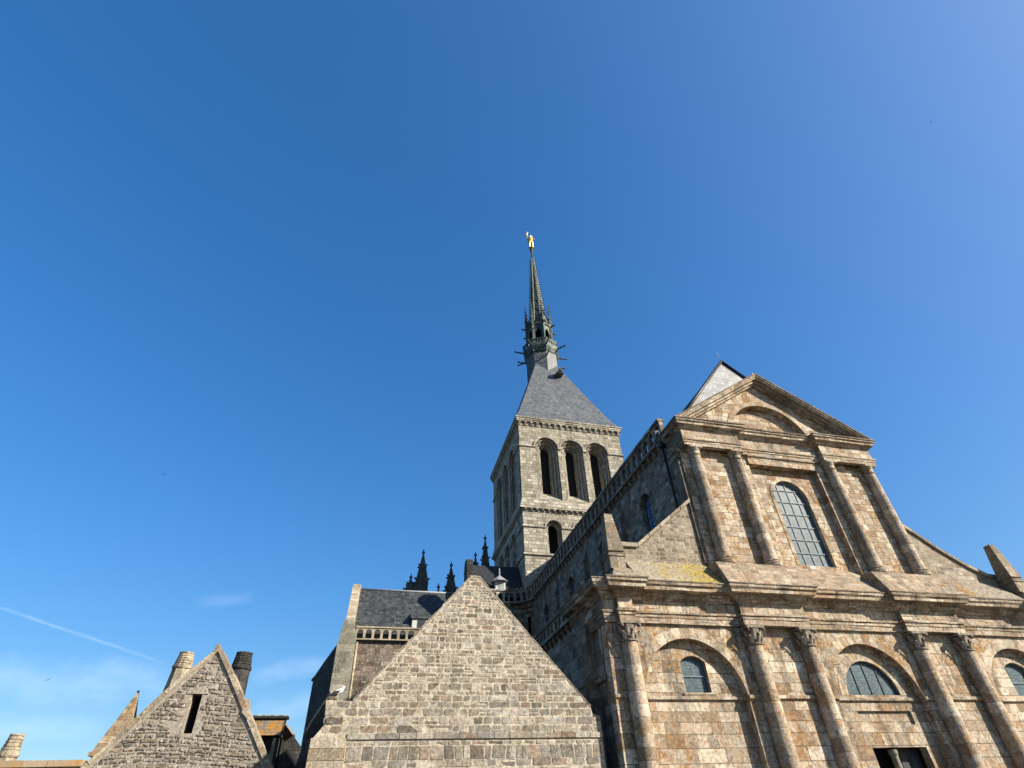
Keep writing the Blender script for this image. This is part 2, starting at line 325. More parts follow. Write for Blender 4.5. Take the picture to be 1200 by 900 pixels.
# ------------------------------------------------------------------ mesh helpers
X3, Y3, Z3 = Vector((1, 0, 0)), Vector((0, 1, 0)), Vector((0, 0, 1))
O = Vector((0, 0, 0))
class MB:
    def __init__(s): s.v = []; s.f = []; s.mi = []; s.r = []; s.sm = []
    def add(s, vs, fs, mi=0, r=None, smooth=False):
        o = len(s.v); s.v += [tuple(x) for x in vs]
        for f in fs:
            s.f.append([o+i for i in f]); s.mi.append(mi); s.r.append(.5 if r is None else r); s.sm.append(smooth)
        return s
    def box(s, x0, x1, y0, y1, z0, z1, mi=0, r=None):
        vs = [(x, y, z) for z in (z0, z1) for y in (y0, y1) for x in (x0, x1)]
        return s.add(vs, [(0, 2, 3, 1), (4, 5, 7, 6), (0, 1, 5, 4), (2, 6, 7, 3), (0, 4, 6, 2), (1, 3, 7, 5)], mi, r)
    def prism(s, outer, t0, t1, holes=(), o=O, U=X3, N=Y3, W=Z3, mi=0, r=None):
        """polygon in the (U, W) plane, thick from t0 to t1 along N"""
        loops = [list(outer)]+[list(h) for h in holes]; flat = [p for l in loops for p in l]
        tri = tessellate_polygon([[Vector((p[0], p[1], 0)) for p in l] for l in loops])
        n = len(flat); P = lambda p, t: o+U*p[0]+W*p[1]+N*t
        vs = [P(p, t0) for p in flat]+[P(p, t1) for p in flat]
        fs = [tuple(t) for t in tri]+[tuple(n+i for i in reversed(t)) for t in tri]
        b = 0
        for l in loops:
            k = len(l)
            for i in range(k): fs.append((b+i, b+(i+1) % k, n+b+(i+1) % k, n+b+i))
            b += k
        return s.add(vs, fs, mi, r)
    def lathe(s, prof, c=(0, 0, 0), n=20, mi=0, rs=None, smooth=True, a0=0.0, sy=1.0):
        """profile [(radius, z)] round a vertical axis"""
        for i in range(len(prof)-1):
            (ra, za), (rb, zb) = prof[i], prof[i+1]
            vs = []
            for rr, zz in ((ra, za), (rb, zb)):
                vs += [(c[0]+rr*math.cos(a0+2*math.pi*j/n), c[1]+sy*rr*math.sin(a0+2*math.pi*j/n), c[2]+zz) for j in range(n)]
            s.add(vs, [(j, (j+1) % n, n+(j+1) % n, n+j) for j in range(n)], mi, None if rs is None else rs[i], smooth)
        for (rr, zz), flip in ((prof[0], True), (prof[-1], False)):
            if rr > 1e-4:
                vs = [(c[0]+rr*math.cos(a0+2*math.pi*j/n), c[1]+sy*rr*math.sin(a0+2*math.pi*j/n), c[2]+zz) for j in range(n)]
                s.add(vs, [tuple(reversed(range(n))) if flip else tuple(range(n))], mi, None if rs is None else rs[0])
        return s
    def tube(s, pts, rad, n=8, mi=0, smooth=True):
        pts = [Vector(p) for p in pts]; rads = rad if isinstance(rad, (list, tuple)) else [rad]*len(pts)
        rings = []
        for i, p in enumerate(pts):
            d = (pts[min(i+1, len(pts)-1)]-pts[max(i-1, 0)]).normalized()
            a_ = d.cross(Z3 if abs(d.z) < .9 else X3).normalized(); b_ = d.cross(a_)
            rings.append([p+(a_*math.cos(2*math.pi*j/n)+b_*math.sin(2*math.pi*j/n))*rads[i] for j in range(n)])
        vs = [q for r_ in rings for q in r_]; fs = []
        for i in range(len(pts)-1):
            for j in range(n): fs.append((i*n+j, i*n+(j+1) % n, (i+1)*n+(j+1) % n, (i+1)*n+j))
        fs += [tuple(reversed(range(n))), tuple((len(pts)-1)*n+j for j in range(n))]
        return s.add(vs, fs, mi, None, smooth)
    def hull(s, bottom, top, mi=0, r=None):
        """two rings of the same count"""
        n = len(bottom)
        return s.add(list(bottom)+list(top), [tuple(reversed(range(n))), tuple(range(n, 2*n))]+[(i, (i+1) % n, n+(i+1) % n, n+i) for i in range(n)], mi, r)
    def sweep(s, path, prof, mi=0, cap_back=.5, mis=None):
        """moulding: profile [(protrusion, z)] swept along a plan path of right-angled corners, outward on the right-hand side of travel mirrored to -Y fronts"""
        P = [Vector((x, y)) for x, y in path]; dirs = [(P[i+1]-P[i]).normalized() for i in range(len(P)-1)]
        nor = [Vector((d.y, -d.x)) for d in dirs]
        mit = [nor[0]]+[nor[i]+nor[i+1] if abs(nor[i].dot(nor[i+1])) < .5 else nor[i] for i in range(len(nor)-1)]+[nor[-1]]
        P2, M2, K2 = [], [], []
        for i in range(len(P)-1):
            n_ = max(1, int((P[i+1]-P[i]).length/.55))
            for j in range(n_):
                t_ = j/n_; P2.append(P[i]+(P[i+1]-P[i])*t_); M2.append(mit[i] if j == 0 else nor[i]); K2.append(i)
        P2.append(P[-1]); M2.append(mit[-1]); P, mit = P2, M2
        if mis: mis = [mis[q] for q in K2]
        pr = [(-cap_back, prof[0][1])]+list(prof)+[(-cap_back, prof[-1][1])]
        vs = []; k = len(pr)
        for p, m_ in zip(P, mit):
            for d, z in pr:
                jd, jz = (random.uniform(-.011, .009), random.uniform(-.009, .009)) if d > -.05 else (0, 0)
                q = p+m_*(d+jd); vs.append((q.x, q.y, z+jz))
        fs = []
        for i in range(len(P)-1):
            for j in range(k-1): fs.append((i*k+j, (i+1)*k+j, (i+1)*k+j+1, i*k+j+1))
        if mis:
            n0 = len(s.mi); s.add(vs, fs, 0)
            for i in range(len(P)-1):
                for j in range(k-1): s.mi[n0+i*(k-1)+j] = mis[i]
            return s
        fs += [tuple(range(k)), tuple(reversed([(len(P)-1)*k+j for j in range(k)]))]
        return s.add(vs, fs, mi)
    def mesh(s, name, mats, fixn=True):
        me = bpy.data.meshes.new(name); me.from_pydata(s.v, [], s.f); me.update()
        mats = mats if isinstance(mats, (list, tuple)) else [mats]
        for m_ in mats: me.materials.append(m_)
        me.polygons.foreach_set('material_index', s.mi); me.polygons.foreach_set('use_smooth', s.sm)
        at = me.attributes.new('rnd', 'FLOAT', 'FACE'); at.data.foreach_set('value', s.r)
        if fixn:
            bm = bmesh.new(); bm.from_mesh(me); bmesh.ops.recalc_face_normals(bm, faces=bm.faces); bm.to_mesh(me); bm.free()
        uvl = me.uv_layers.new(name='UVMap'); vv = me.vertices
        for p in me.polygons:
            n = p.normal
            if abs(n.z) > .97: t, b = X3, Y3
            else:
                t = Z3.cross(n).normalized(); b = n.cross(t)
            for li in p.loop_indices:
                c = vv[me.loops[li].vertex_index].co
                uvl.data[li].uv = (c.dot(t)+7.3*n.x, c.dot(b)+.0)
        return me

def thing(name, label, cat, loc=(0, 0, 0), group=None):
    o = bpy.data.objects.new(name, None); C.objects.link(o); o.location = loc; o.empty_display_size = .3
    o['label'] = label; o['category'] = cat
    if group: o['group'] = group
    o['_l'] = list(loc); del o['_l']; ROOT[o.name] = Vector(loc)
    return o
ROOT = {}
def part(name, mb, mat, parent=None, loc=None, label=None, fixn=True):
    """a part; its mesh is in world coordinates unless loc gives its own base"""
    me = mb.mesh(name, mat, fixn) if isinstance(mb, MB) else mb
    o = bpy.data.objects.new(name, me); C.objects.link(o)
    base = Vector(loc) if loc is not None else O
    ROOT[o.name] = base
    if parent:
        o.parent = parent; o.location = base-ROOT[parent.name]
    else: o.location = base
    if label: o['label'] = label
    return o
def solo(name, mb, mat, label, cat, loc=None, group=None):
    o = part(name, mb, mat, None, loc); o['label'] = label; o['category'] = cat
    if group: o['group'] = group
    return o
def struct(name, mb, mat):
    o = part(name, mb, mat); o['kind'] = 'structure'; return o

def arch(cx, zs, r, z0, n=24, hw=None):
    """round-headed outline, from lower left over the top to lower right"""
    w = r if hw is None else hw
    pts = [(cx-w, z0)] if z0 < zs-1e-4 else []
    pts += [(cx-r*math.cos(math.pi*i/n), zs+r*math.sin(math.pi*i/n)) for i in range(n+1)]
    if z0 < zs-1e-4: pts.append((cx+w, z0))
    return pts
def seg_arch(cx, hw, z0, zs, rise, n=10):
    r = (hw*hw+rise*rise)/(2*rise); a_ = math.asin(hw/r)
    return [(cx-hw, z0)]+[(cx+r*math.sin(-a_+2*a_*i/n), zs+rise-r+r*math.cos(-a_+2*a_*i/n)) for i in range(n+1)]+[(cx+hw, z0)]
def rect(x0, x1, z0, z1): return [(x0, z0), (x0, z1), (x1, z1), (x1, z0)]
def ring(mb, cx, zs, r0, r1, t0, t1, n=13, a0=0, a1=math.pi, gap=.012, mi=0, o=O, U=X3, N=Y3):
    """voussoirs: one wedge-shaped stone after the other"""
    for i in range(n):
        b0 = a0+(a1-a0)*i/n+gap/r1*.5; b1 = a0+(a1-a0)*(i+1)/n-gap/r1*.5
        k = 3; pts = [(cx-r0*math.cos(b0+(b1-b0)*j/k), zs+r0*math.sin(b0+(b1-b0)*j/k)) for j in range(k+1)]
        rr = r1+random.uniform(-.04, .04)*(r1-r0)
        pts += [(cx-rr*math.cos(b1+(b0-b1)*j/k), zs+rr*math.sin(b1+(b0-b1)*j/k)) for j in range(k+1)]
        mb.prism(pts, t0-random.uniform(0, .006), t1, o=o, U=U, N=N, mi=mi, r=random.random())

# ------------------------------------------------------------------ ground and land
GZ = -1.7
g = MB().box(-40, 60, -30, 90, GZ-.3, GZ); struct('terrace_paving', g, M['ground'])
g = MB().box(-9000, 9000, -9000, 9000, GZ-2.5, GZ-2.0); struct('ground', g, M['land'])

# ------------------------------------------------------------------ the abbey church
church = thing('abbey_church', 'large stone abbey church with a columned pedimented front, crossing tower and tall spire', 'church', (20.1, 20.4, GZ))
XC = 20.1
BAYS = (12.02, 20.08, 28.12); AR = 2.07; ZS = 3.30
LX0, LX1 = 8.75, 31.45; WY = 20.15; RY = 20.46
wall = MB()
holes = [arch(c, ZS, AR, GZ+.15, 28) for c in BAYS]
wall.prism(rect(LX0, LX1, GZ, 7.35), WY, RY, holes)
# back of the three recesses, with their openings
WIN = [seg_arch(12.26, .53, 3.56, 4.60, .22), arch(20.13, 3.53, 1.24, 3.53, 24), seg_arch(28.2, .62, 3.55, 4.6, .25)]
DOOR = rect(19.02, 21.52, GZ+.02, 1.78)
PANEL = rect(18.96, 21.5, 2.52, 2.98)
for i, c in enumerate(BAYS):
    hs_ = [WIN[i]]+([DOOR, PANEL] if i == 1 else [])
    wall.prism(rect(c-2.4, c+2.4, GZ+.01, 5.7), RY+.002, RY+.34, hs_)
wall.box(18.9, 21.55, RY+.10, RY+.3, 2.45, 3.05)
wall.box(LX0+.02, LX1-.02, RY+.36, RY+.6, 4.9, 7.3)
west_wall = part('west_wall', wall, M['facade'], church)
v = MB()
for c in BAYS:                                               # voussoirs, and the tall stones laid like a flat arch above each recess
    v = MB(); ring(v, c, ZS, AR, AR+.40, WY-.003, WY+.05, 19, gap=.008)
    x = c-2.3
    while x < c+2.3:
        w_ = random.uniform(.24, .42); f = (x-c)*.06
        zb = ZS+math.sqrt(max(.0, (AR+.47)**2-min(abs(x+w_/2-c), AR+.4)**2)) + .01
        if 5.84-zb > .06: v.prism([(x+.006-f*0, zb), (x+.006+f, 5.83), (x+w_-.006+f, 5.83), (x+w_-.006, zb)], WY-.004, WY+.04, r=random.random())
        x += w_
    part('arch_voussoirs', v, M['voussoir'], west_wall)
v = MB()
ring(v, 20.13, 3.53, 1.25, 1.25+.34, RY-.006, RY+.05, 11)
part('window_voussoirs', v, M['voussoir'], west_wall)
# string course at the springing of the arches
s_ = MB()
COLX = [9.52, 14.89, 17.30, 22.87, 25.33, 30.68]
edges = [LX0-.04]+[q for c in BAYS for q in (c-AR, c+AR)]+[LX1+.04]
for i in range(0, len(edges), 2): s_.prism([(-.0, 3.27), (-.09, 3.33), (-.09, 3.43), (0, 3.46)], edges[i], edges[i+1], o=Vector((0, WY, 0)), U=Y3, N=X3)
for c in BAYS: s_.prism([(0, 3.29), (-.08, 3.33), (-.08, 3.42), (0, 3.45)], c-AR, c+AR, o=Vector((0, RY, 0)), U=Y3, N=X3)
part('string_course', s_, M['trim'], church)

def shaft(z0, z1, r0, r1, drum):
    mb = MB(); prof = []; rs = []; z = z0; H = z1-z0
    rad = lambda q: (r0+(r1-r0)*((q-z0)/H)**1.6)
    while z < z1-.05:
        h = min(random.uniform(drum*.75, drum*1.25), z1-z)
        if z1-z-h < .2: h = z1-z
        j = 1+random.uniform(-.012, .012); g_ = .010; rnd = random.random()
        for a_, b_ in ((z, g_), (z+.014, 0), (z+h-.014, 0), (z+h, g_)):
            prof.append((rad(a_)*j-b_, a_)); rs.append(rnd)
        z += h
    mb.lathe(prof, n=28, rs=rs)
    return mb
def base_mb(r, z0, h):
    return MB().lathe([(r*1.36, z0), (r*1.36, z0+h*.3), (r*1.40, z0+h*.42), (r*1.28, z0+h*.55), (r*1.10, z0+h*.62), (r*1.10, z0+h*.72), (r*1.22, z0+h*.80), (r*1.16, z0+h*.92), (r, z0+h)], n=28)
def leafy_capital(r, z0, z1):
    mb = MB(); H = z1-z0
    mb.lathe([(r*1.0, z0-.08), (r*1.16, z0-.07), (r*1.18, z0-.02), (r*1.0, z0), (r*1.02, z0+H*.2), (r*1.08, z0+H*.5), (r*1.25, z0+H*.82), (r*1.28, z0+H*.84)], n=24)
    for row, (zz, rr, hh) in enumerate(((z0, r*1.05, H*.42), (z0+H*.34, r*1.12, H*.42))):
        for j in range(8):
            a_ = 2*math.pi*(j+.5*row)/8; d = Vector((math.cos(a_), math.sin(a_), 0)); t = Vector((-d.y, d.x, 0))
            prof = [(0, 0, .085), (.045, hh*.5, .095), (.09, hh*.85, .07), (.15, hh, .035), (.15, hh*.86, .02)]
            L = [d*(rr+p[0])+t*p[2]*1.0+Z3*(zz+p[1]) for p in prof]; Rr = [d*(rr+p[0])-t*p[2]+Z3*(zz+p[1]) for p in prof]
            M_ = [d*(rr+p[0]+.035)+Z3*(zz+p[1]) for p in prof]; n = len(prof)
            mb.add(L+M_+Rr, [(i, i+1, n+i+1, n+i) for i in range(n-1)]+[(n+i, n+i+1, 2*n+i+1, 2*n+i) for i in range(n-1)], r=random.random())
    for sx in (-1, 1):
        for sy in (-1, 1):
            c = Vector((sx*r*1.12, sy*r*1.12, z0+H*.80)); ax = Vector((-sx, sy, 0)).normalized()
            mb.tube([c-ax*.05, c+ax*.05], .085, 10)
    mb.box(-r*1.32, r*1.32, -r*1.32, r*1.32, z0+H*.86, z1, r=.8)
    return mb
def plain_capital(r, z0, z1):
    H = z1-z0
    mb = MB().lathe([(r, z0-.06), (r*1.13, z0-.05), (r*1.13, z0), (r*1.0, z0+.01), (r*1.0, z0+H*.42), (r*1.08, z0+H*.45), (r*1.24, z0+H*.66), (r*1.26, z0+H*.72)], n=24, rs=[.7]*7)
    mb.box(-r*1.3, r*1.3, -r*1.3, r*1.3, z0+H*.72, z1, r=.8)
    return mb
CY = 20.0; CZ0 = -.9
sh_me = [shaft(0, 5.12-CZ0, .345, .30, .46).mesh('shaft', M['drum']) for _ in range(3)]
cap_me = leafy_capital(.30, 0, .60).mesh('capital', M['capital'], False)
bas_me = base_mb(.345, -.42, .42).mesh('base', M['trim'])
ped_me = MB().box(-.5, .5, -.5, .35, 0, CZ0-.42-GZ).mesh('pedestal', M['trim'])
for i, x in enumerate(COLX):
    c = part('column', sh_me[i % 3], None, church, (x, CY, CZ0))
    part('capital', cap_me, None, c, (x, CY, 5.20)); part('base', bas_me, None, c, (x, CY, CZ0)); part('pedestal', ped_me, None, c, (x, CY, GZ))
c = part('corner_pilaster', MB().box(LX0-.02, LX0+.22, WY-.03, WY+.5, GZ, 5.84), M['facade'], church)

# lower entablature with its breaks forward over the columns
PRO = [(.0, 5.85), (.02, 5.86), (.02, 6.06), (.05, 6.07), (.05, 6.19), (.10, 6.21), (.11, 6.28), (.0, 6.30), (.0, 6.70), (.05, 6.73), (.11, 6.80), (.20, 6.88), (.22, 6.97), (.48, 7.01), (.49, 7.13), (.56, 7.20), (.58, 7.31)]
FR, FB = 20.05, 19.80
path = [(LX0-.05, 23.6), (LX0-.05, FR)]
breaks = [(COLX[0]-.30, COLX[0]+.30), (COLX[1]-.32, COLX[2]+.32), (COLX[3]-.32, COLX[4]+.32), (COLX[5]-.30, COLX[5]+.30)]
for b0, b1 in breaks: path += [(b0, FR), (b0, FB), (b1, FB), (b1, FR)]
path += [(LX1+.05, FR), (LX1+.05, 23.6)]
ent = MB().sweep(path, PRO, cap_back=.28, mis=[1]+[0]*(len(path)-3)+[1])  # both returns in darker stone, painting in the north side's shade
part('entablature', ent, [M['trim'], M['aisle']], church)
part('cornice_cap', MB().sweep(path, [(.50, 7.312), (.60, 7.315), (.60, 7.36), (.50, 7.39)], cap_back=-.3), M['cap'], church)
# sloped stone weatherings above the cornice
def slope(x0, x1, pts): return MB().prism(pts, x0, x1, U=Y3, N=X3)
part('weathered_slope', slope(10.2, 14.2, [(19.48, 7.30), (20.62, 8.57), (20.62, 7.3)]), M['moss'], church, label='stone slope grown over with yellow moss')
part('weathered_slope', slope(26.0, 30.0, [(19.48, 7.30), (20.62, 8.57), (20.62, 7.3)]), M['moss_right'], church, label='stone slope with an orange lichen patch')
part('weathered_slope', slope(18.06, 22.1, [(19.48, 7.30), (19.54, 7.36), (20.78, 8.80), (20.78, 7.3)]), M['glacis'], church)
for b0, b1 in breaks[1:3]:
    part('weathered_slope', slope(b0-.52, b1+.52, [(19.23, 7.30), (19.28, 7.36), (19.82, 8.42), (20.7, 8.45), (20.7, 7.3)]), M['glacis'], church)
for b0, b1 in (breaks[0], breaks[3]):
    mb = MB().hull([(b0-.28, 19.34, 7.30), (b1+.40, 19.34, 7.30), (b1+.40, 20.5, 7.30), (b0-.28, 20.5, 7.30)], [(b0+.02, 19.72, 7.86), (b1+.10, 19.72, 7.86), (b1+.10, 20.5, 7.86), (b0+.02, 20.5, 7.86)])
    x0, x1 = b0-.08, b1-.02
    mb.box(x0, x1, 19.74, 20.42, 7.85, 8.36); mb.box(x0-.05, x1+.05, 19.70, 20.46, 8.36, 8.46); mb.box(x0+.04, x1-.04, 19.78, 20.38, 8.46, 8.58)
    mb.hull([(x0-.02, 19.72, 8.58), (x1+.02, 19.72, 8.58), (x1+.02, 20.42, 8.58), (x0-.02, 20.42, 8.58)], [(x0+.12, 19.92, 10.3), (x1-.18, 19.92, 10.3), (x1-.18, 20.25, 10.3), (x0+.12, 20.25, 10.3)])
    part('corner_pinnacle', mb, M['pinstone'], church)
# half gables of the aisles
def halfgable(pts, cop, mat, name):
    mb = MB().prism(pts, 20.60, 21.1); o = part(name, mb, mat, church)
    c = MB()
    for (xa, za), (xb, zb) in zip(cop[:-1], cop[1:]):
        n = max(1, int(math.hypot(xb-xa, zb-za)/.7))
        for i in range(n):
            f0, f1 = i/n+.006, (i+1)/n-.006
            pa = (xa+(xb-xa)*f0, za+(zb-za)*f0); pb = (xa+(xb-xa)*f1, za+(zb-za)*f1); h = .18
            c.prism([pa, (pa[0], pa[1]+h), (pb[0], pb[1]+h), pb], 20.50-random.uniform(0, .015), 21.15, r=random.random())
    part('coping', c, M['coping'], o)
halfgable([(9.85, 7.4), (9.85, 9.15), (10.95, 9.15), (14.3, 11.75), (14.3, 7.4)], [(9.78, 9.15), (10.92, 9.15), (14.12, 11.63)], M['halfgable'], 'aisle_gable')
halfgable([(25.9, 7.4), (25.9, 11.35), (26.6, 10.95), (27.6, 10.15), (29.0, 9.25), (30.0, 8.80), (31.3, 8.72), (31.3, 7.4)], [(26.05, 11.3), (26.6, 10.95), (27.6, 10.15), (29.0, 9.25), (30.0, 8.80), (31.3, 8.72)], M['halfgable'], 'aisle_gable')

# ---------------- upper front
UY = 20.42; UR = 20.72; UX0, UX1 = 14.18, 26.02; RX0, RX1 = 18.04, 22.16
up_ = MB()
OUT = arch(20.15, 12.42, .98, 8.88, 24)
up_.prism(rect(UX0, RX0, 7.6, 14.52), UY, UY+.9); up_.prism(rect(RX1, UX1, 7.6, 14.52), UY, UY+.9)
up_.prism(rect(RX0-.3, RX1+.3, 7.7, 14.6), UR, UR+.5, [OUT])
up_.box(RX0, RX1, 20.33, UR-.002, 14.02, 14.54)
up_.box(UX0+.16, UX1-.16, UY+.002, UY+.9, 14.52, 16.0)
upw = part('upper_west_wall', up_, M['upper'], church)
v = MB()
ring(v, 20.15, 12.42, .985, 1.16, UR-.02, UR+.06, 13)
for sx in (-1, 1):
    z = 8.88
    while z < 12.40:
        h = min(random.uniform(.4, .75), 12.42-z); xa, xb = sorted((20.15+sx*.985, 20.15+sx*1.16))
        v.prism(rect(xa, xb, z+.005, z+h-.005), UR-.02, UR+.06, r=random.random()); z += h
part('window_surround', v, M['voussoir'], upw)
part('moulding', MB().prism([(20.33, 14.42), (20.25, 14.46), (20.25, 14.54), (20.33, 14.58)], RX0, RX1, U=Y3, N=X3), M['trim'], upw)
UCX = [14.88, 17.24, 22.93, 25.42]; UCY = 20.26
us_me = [shaft(0, 14.03-8.80, .305, .27, .42).mesh('shaft', M['drum']) for _ in range(2)]
uc_me = plain_capital(.27, 0, .44).mesh('capital', M['trim']); ub_me = base_mb(.305, -.32, .32).mesh('base', M['trim'])
for i, x in enumerate(UCX):
    c = part('upper_column', us_me[i % 2], None, church, (x, UCY, 8.80))
    part('capital', uc_me, None, c, (x, UCY, 14.09)); part('base', ub_me, None, c, (x, UCY, 8.80))
UP = [(0, 14.53), (.02, 14.54), (.02, 14.70), (.045, 14.71), (.045, 14.82), (.09, 14.84), (.10, 14.91), (0, 14.93), (0, 15.50), (.04, 15.53), (.10, 15.60), (.14, 15.66), (.27, 15.69), (.28, 15.80), (.35, 15.86), (.36, 15.95)]
up_path = [(14.30, 22.2), (14.30, 20.00), (17.58, 20.00), (17.58, 20.30), (22.60, 20.30), (22.60, 20.00), (25.90, 20.00), (25.90, 22.2)]
part('upper_entablature', MB().sweep(up_path, UP, cap_back=.2, mis=[1]+[0]*(len(up_path)-3)+[1]), [M['trim'], M['aisle']], church)  # returns again darker, the north side's shade put into the colour
capd = [(.352, 15.955), (.40, 15.96), (.40, 16.03), (.2, 16.06)]
part('cornice_cap', MB().sweep(up_path, capd, cap_back=.15), M['cap'], church)
# side pilaster on the north return
mb = MB().box(14.02, 14.19, 20.5, 21.1, 8.6, 14.0); mb.box(13.94, 14.19, 20.42, 21.18, 14.0, 14.12); mb.box(13.98, 14.19, 20.46, 21.14, 14.12, 14.35); mb.box(13.90, 14.19, 20.38, 21.22, 14.35, 14.54)
part('corner_pilaster', mb, M['aisle'], church)
# pediment: tympanum with a round recess, and the raking cornices
AP = 19.88; PX0, PX1, PZ = 13.99, 26.21, 15.955
half = (PX1-PX0)/2; sl = (AP-PZ)/half
ty = MB()
rec = [p for p in arch(20.1, 15.57, 2.42, 15.57, 40) if p[1] > 15.98]
rec = [(rec[0][0], 15.98)]+rec+[(rec[-1][0], 15.98)]
tri = [(PX0+.35, 15.952), (20.1, 15.952+(half-.35)*sl), (PX1-.35, 15.952)]
ty.prism(tri, 20.28, 20.66, [rec]); ty.box(17.4, 22.8, 20.662, 20.9, 15.952, 18.2)
ped = part('pediment', ty, M['upper'], church)
v = MB(); a0 = math.asin((15.99-15.57)/2.42)
ring(v, 20.1, 15.57, 2.425, 2.72, 20.25, 20.32, 17, a0, math.pi-a0)
part('arch_voussoirs', v, M['voussoir'], ped)
rc = MB()
ap = Vector((20.1, AP))
def rake(sx, z_off0, z_off1, y0, y1, grow=0):
    xe = 20.1+sx*(half+grow)
    a_ = (xe, PZ+z_off0-grow*sl); b_ = (20.1, AP+z_off0); c_ = (20.1, AP+z_off1); d_ = (xe, PZ+z_off1-grow*sl)
    rc.prism([a_, b_, c_, d_] if sx < 0 else [d_, c_, b_, a_], y0, y1)
for sx in (-1, 1):
    rake(sx, -.10, .0, 19.68, 21.4); rake(sx, -.22, -.10, 19.74, 21.3); rake(sx, -.36, -.22, 19.92, 21.2, -.25); rake(sx, -.47, -.36, 20.08, 20.9, -.55)
part('raking_cornice', rc, M['trim'], ped)
rc = MB()
for sx in (-1, 1): rake(sx, .002, .10, 19.64, 21.45, .06)
part('cornice_cap', rc, M['cap'], ped)
part('apex_stone', MB().hull([(20.0, 19.75, AP+.05), (20.2, 19.75, AP+.05), (20.2, 20.2, AP+.05), (20.0, 20.2, AP+.05)], [(20.04, 19.8, AP+.19), (20.16, 19.8, AP+.19), (20.16, 20.15, AP+.19), (20.04, 20.15, AP+.19)]), M['white'], ped)

# ---------------- glazing
def glaze(name, outline, y, bars_v, bars_h, mat_g, mat_b, bw=.03, inset=.0, parent=church):
    xs = [p[0] for p in outline]; zs = [p[1] for p in outline]
    fr = MB()
    cx = (min(xs)+max(xs))/2; cz = (min(zs)+max(zs))/2
    inner = [(cx+(x-cx)*.955, cz+(z-cz)*.965) for x, z in outline]
    fr.prism(outline, y-.03, y+.05, [inner])
    w = part(name, fr, mat_b, parent)
    part('glass', MB().prism([(cx+(x-cx)*.999, cz+(z-cz)*.999) for x, z in outline], y+.008, y+.035), mat_g, w)
    b = MB()
    def ztop(x):
        zt = min(zs)
        n = len(outline)
        for i in range(n):
            (xa, za), (xb, zb) = outline[i], outline[(i+1) % n]
            if min(xa, xb) <= x <= max(xa, xb) and xa != xb: zt = max(zt, za+(zb-za)*(x-xa)/(xb-xa))
        return zt
    def xspan(z):
        xi = []; n = len(outline)
        for i in range(n):
            (xa, za), (xb, zb) = outline[i], outline[(i+1) % n]
            if min(za, zb) <= z <= max(za, zb) and za != zb: xi.append(xa+(xb-xa)*(z-za)/(zb-za))
        return (min(xi), max(xi)) if len(xi) > 1 else None
    for x in bars_v: b.box(x-bw/2, x+bw/2, y-.022, y+.006, min(zs)+.01, ztop(x)-.01)
    for z in bars_h:
        sp = xspan(z)
        if sp: b.box(sp[0]+.01, sp[1]-.01, y-.030, y+.004, z-bw/2, z+bw/2)
    if b.v: part('glazing_bars', b, mat_b, w)
    return w
glaze('window', WIN[0], RY+.16, [], [4.13], M['glass'], M['lead_bar'], .045)
glaze('window', WIN[1], RY+.12, [19.55, 20.13, 20.71], [], M['glass'], M['lead_bar_dark'], .03)
glaze('window', WIN[2], RY+.16, [], [4.06], M['glass'], M['lead_bar'], .045)
glaze('great_window', OUT, UR+.17, [19.66, 20.15, 20.64], [9.55, 10.22, 10.89, 11.56, 12.23, 12.9], M['glass'], M['lead_bar'], .045)
sill = MB().box(11.6, 12.95, RY-.05, RY+.2, 3.46, 3.555); part('window_sill', sill, M['trim'], church)
# doorway
d = MB().box(19.0, 21.54, RY+1.5, RY+1.6, GZ, 2.2)
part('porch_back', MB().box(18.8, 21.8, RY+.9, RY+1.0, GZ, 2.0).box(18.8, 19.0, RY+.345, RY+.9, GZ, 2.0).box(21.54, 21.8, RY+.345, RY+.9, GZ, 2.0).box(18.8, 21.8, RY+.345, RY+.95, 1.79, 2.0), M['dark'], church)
lf = MB().box(20.32, 21.5, RY+.5, RY+.56, GZ, 1.76)
leaf = part('door', lf, M['door'], church)
pn = MB()
for z0, z1 in ((-1.4, -.4), (-.2, .55), (.75, 1.5)):
    for x0, x1 in ((20.48, 20.86), (20.96, 21.34)):
        pn.box(x0, x1, RY+.47, RY+.505, z0, z1); pn.box(x0+.06, x1-.06, RY+.455, RY+.475, z0+.06, z1-.06)
part('door_panels', pn, M['door'], leaf)
part('door_post', MB().lathe([(.14, GZ), (.13, 1.5), (.17, 1.6), (.17, 1.72)], (20.05, RY+.2, 0), 10), M['post'], church)

# ---------------- nave: clerestory wall, windows, parapet, roof
NX = 14.30; NY1 = 47.6
nwin = [arch(yc, 13.75, .62, 11.0, 16) for yc in (25.1, 31.75, 38.4, 45.0)]
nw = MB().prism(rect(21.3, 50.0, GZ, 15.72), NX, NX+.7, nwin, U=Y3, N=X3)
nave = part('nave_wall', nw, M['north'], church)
for n_ in nwin:
    yc = (n_[0][0]+n_[-1][0])/2
    ow = part('nave_window', MB().prism(n_, NX+.30, NX+.42, [[(yc+(y-yc)*.93, 12.7+(z-12.7)*.97) for y, z in n_]], U=Y3, N=X3), M['lead_bar_dark'], church)
    part('glass', MB().prism(n_, NX+.34, NX+.38, U=Y3, N=X3), M['glass_blue'], ow)
    b = MB()
    for y in (yc-.2, yc+.2): b.box(NX+.31, NX+.345, y-.02, y+.02, 11.02, 14.25)
    for z in (11.7, 12.4, 13.1, 13.8): b.box(NX+.305, NX+.34, yc-.6, yc+.6, z-.02, z+.02)
    part('glazing_bars', b, M['lead_bar_dark'], ow)
for n_ in nwin:
    yc = (n_[0][0]+n_[-1][0])/2; v = MB(); ring(v, yc, 13.75, .63, .95, NX-.03, NX+.1, 9, U=Y3, N=X3)
    part('window_voussoirs', v, M['northv'], nave)
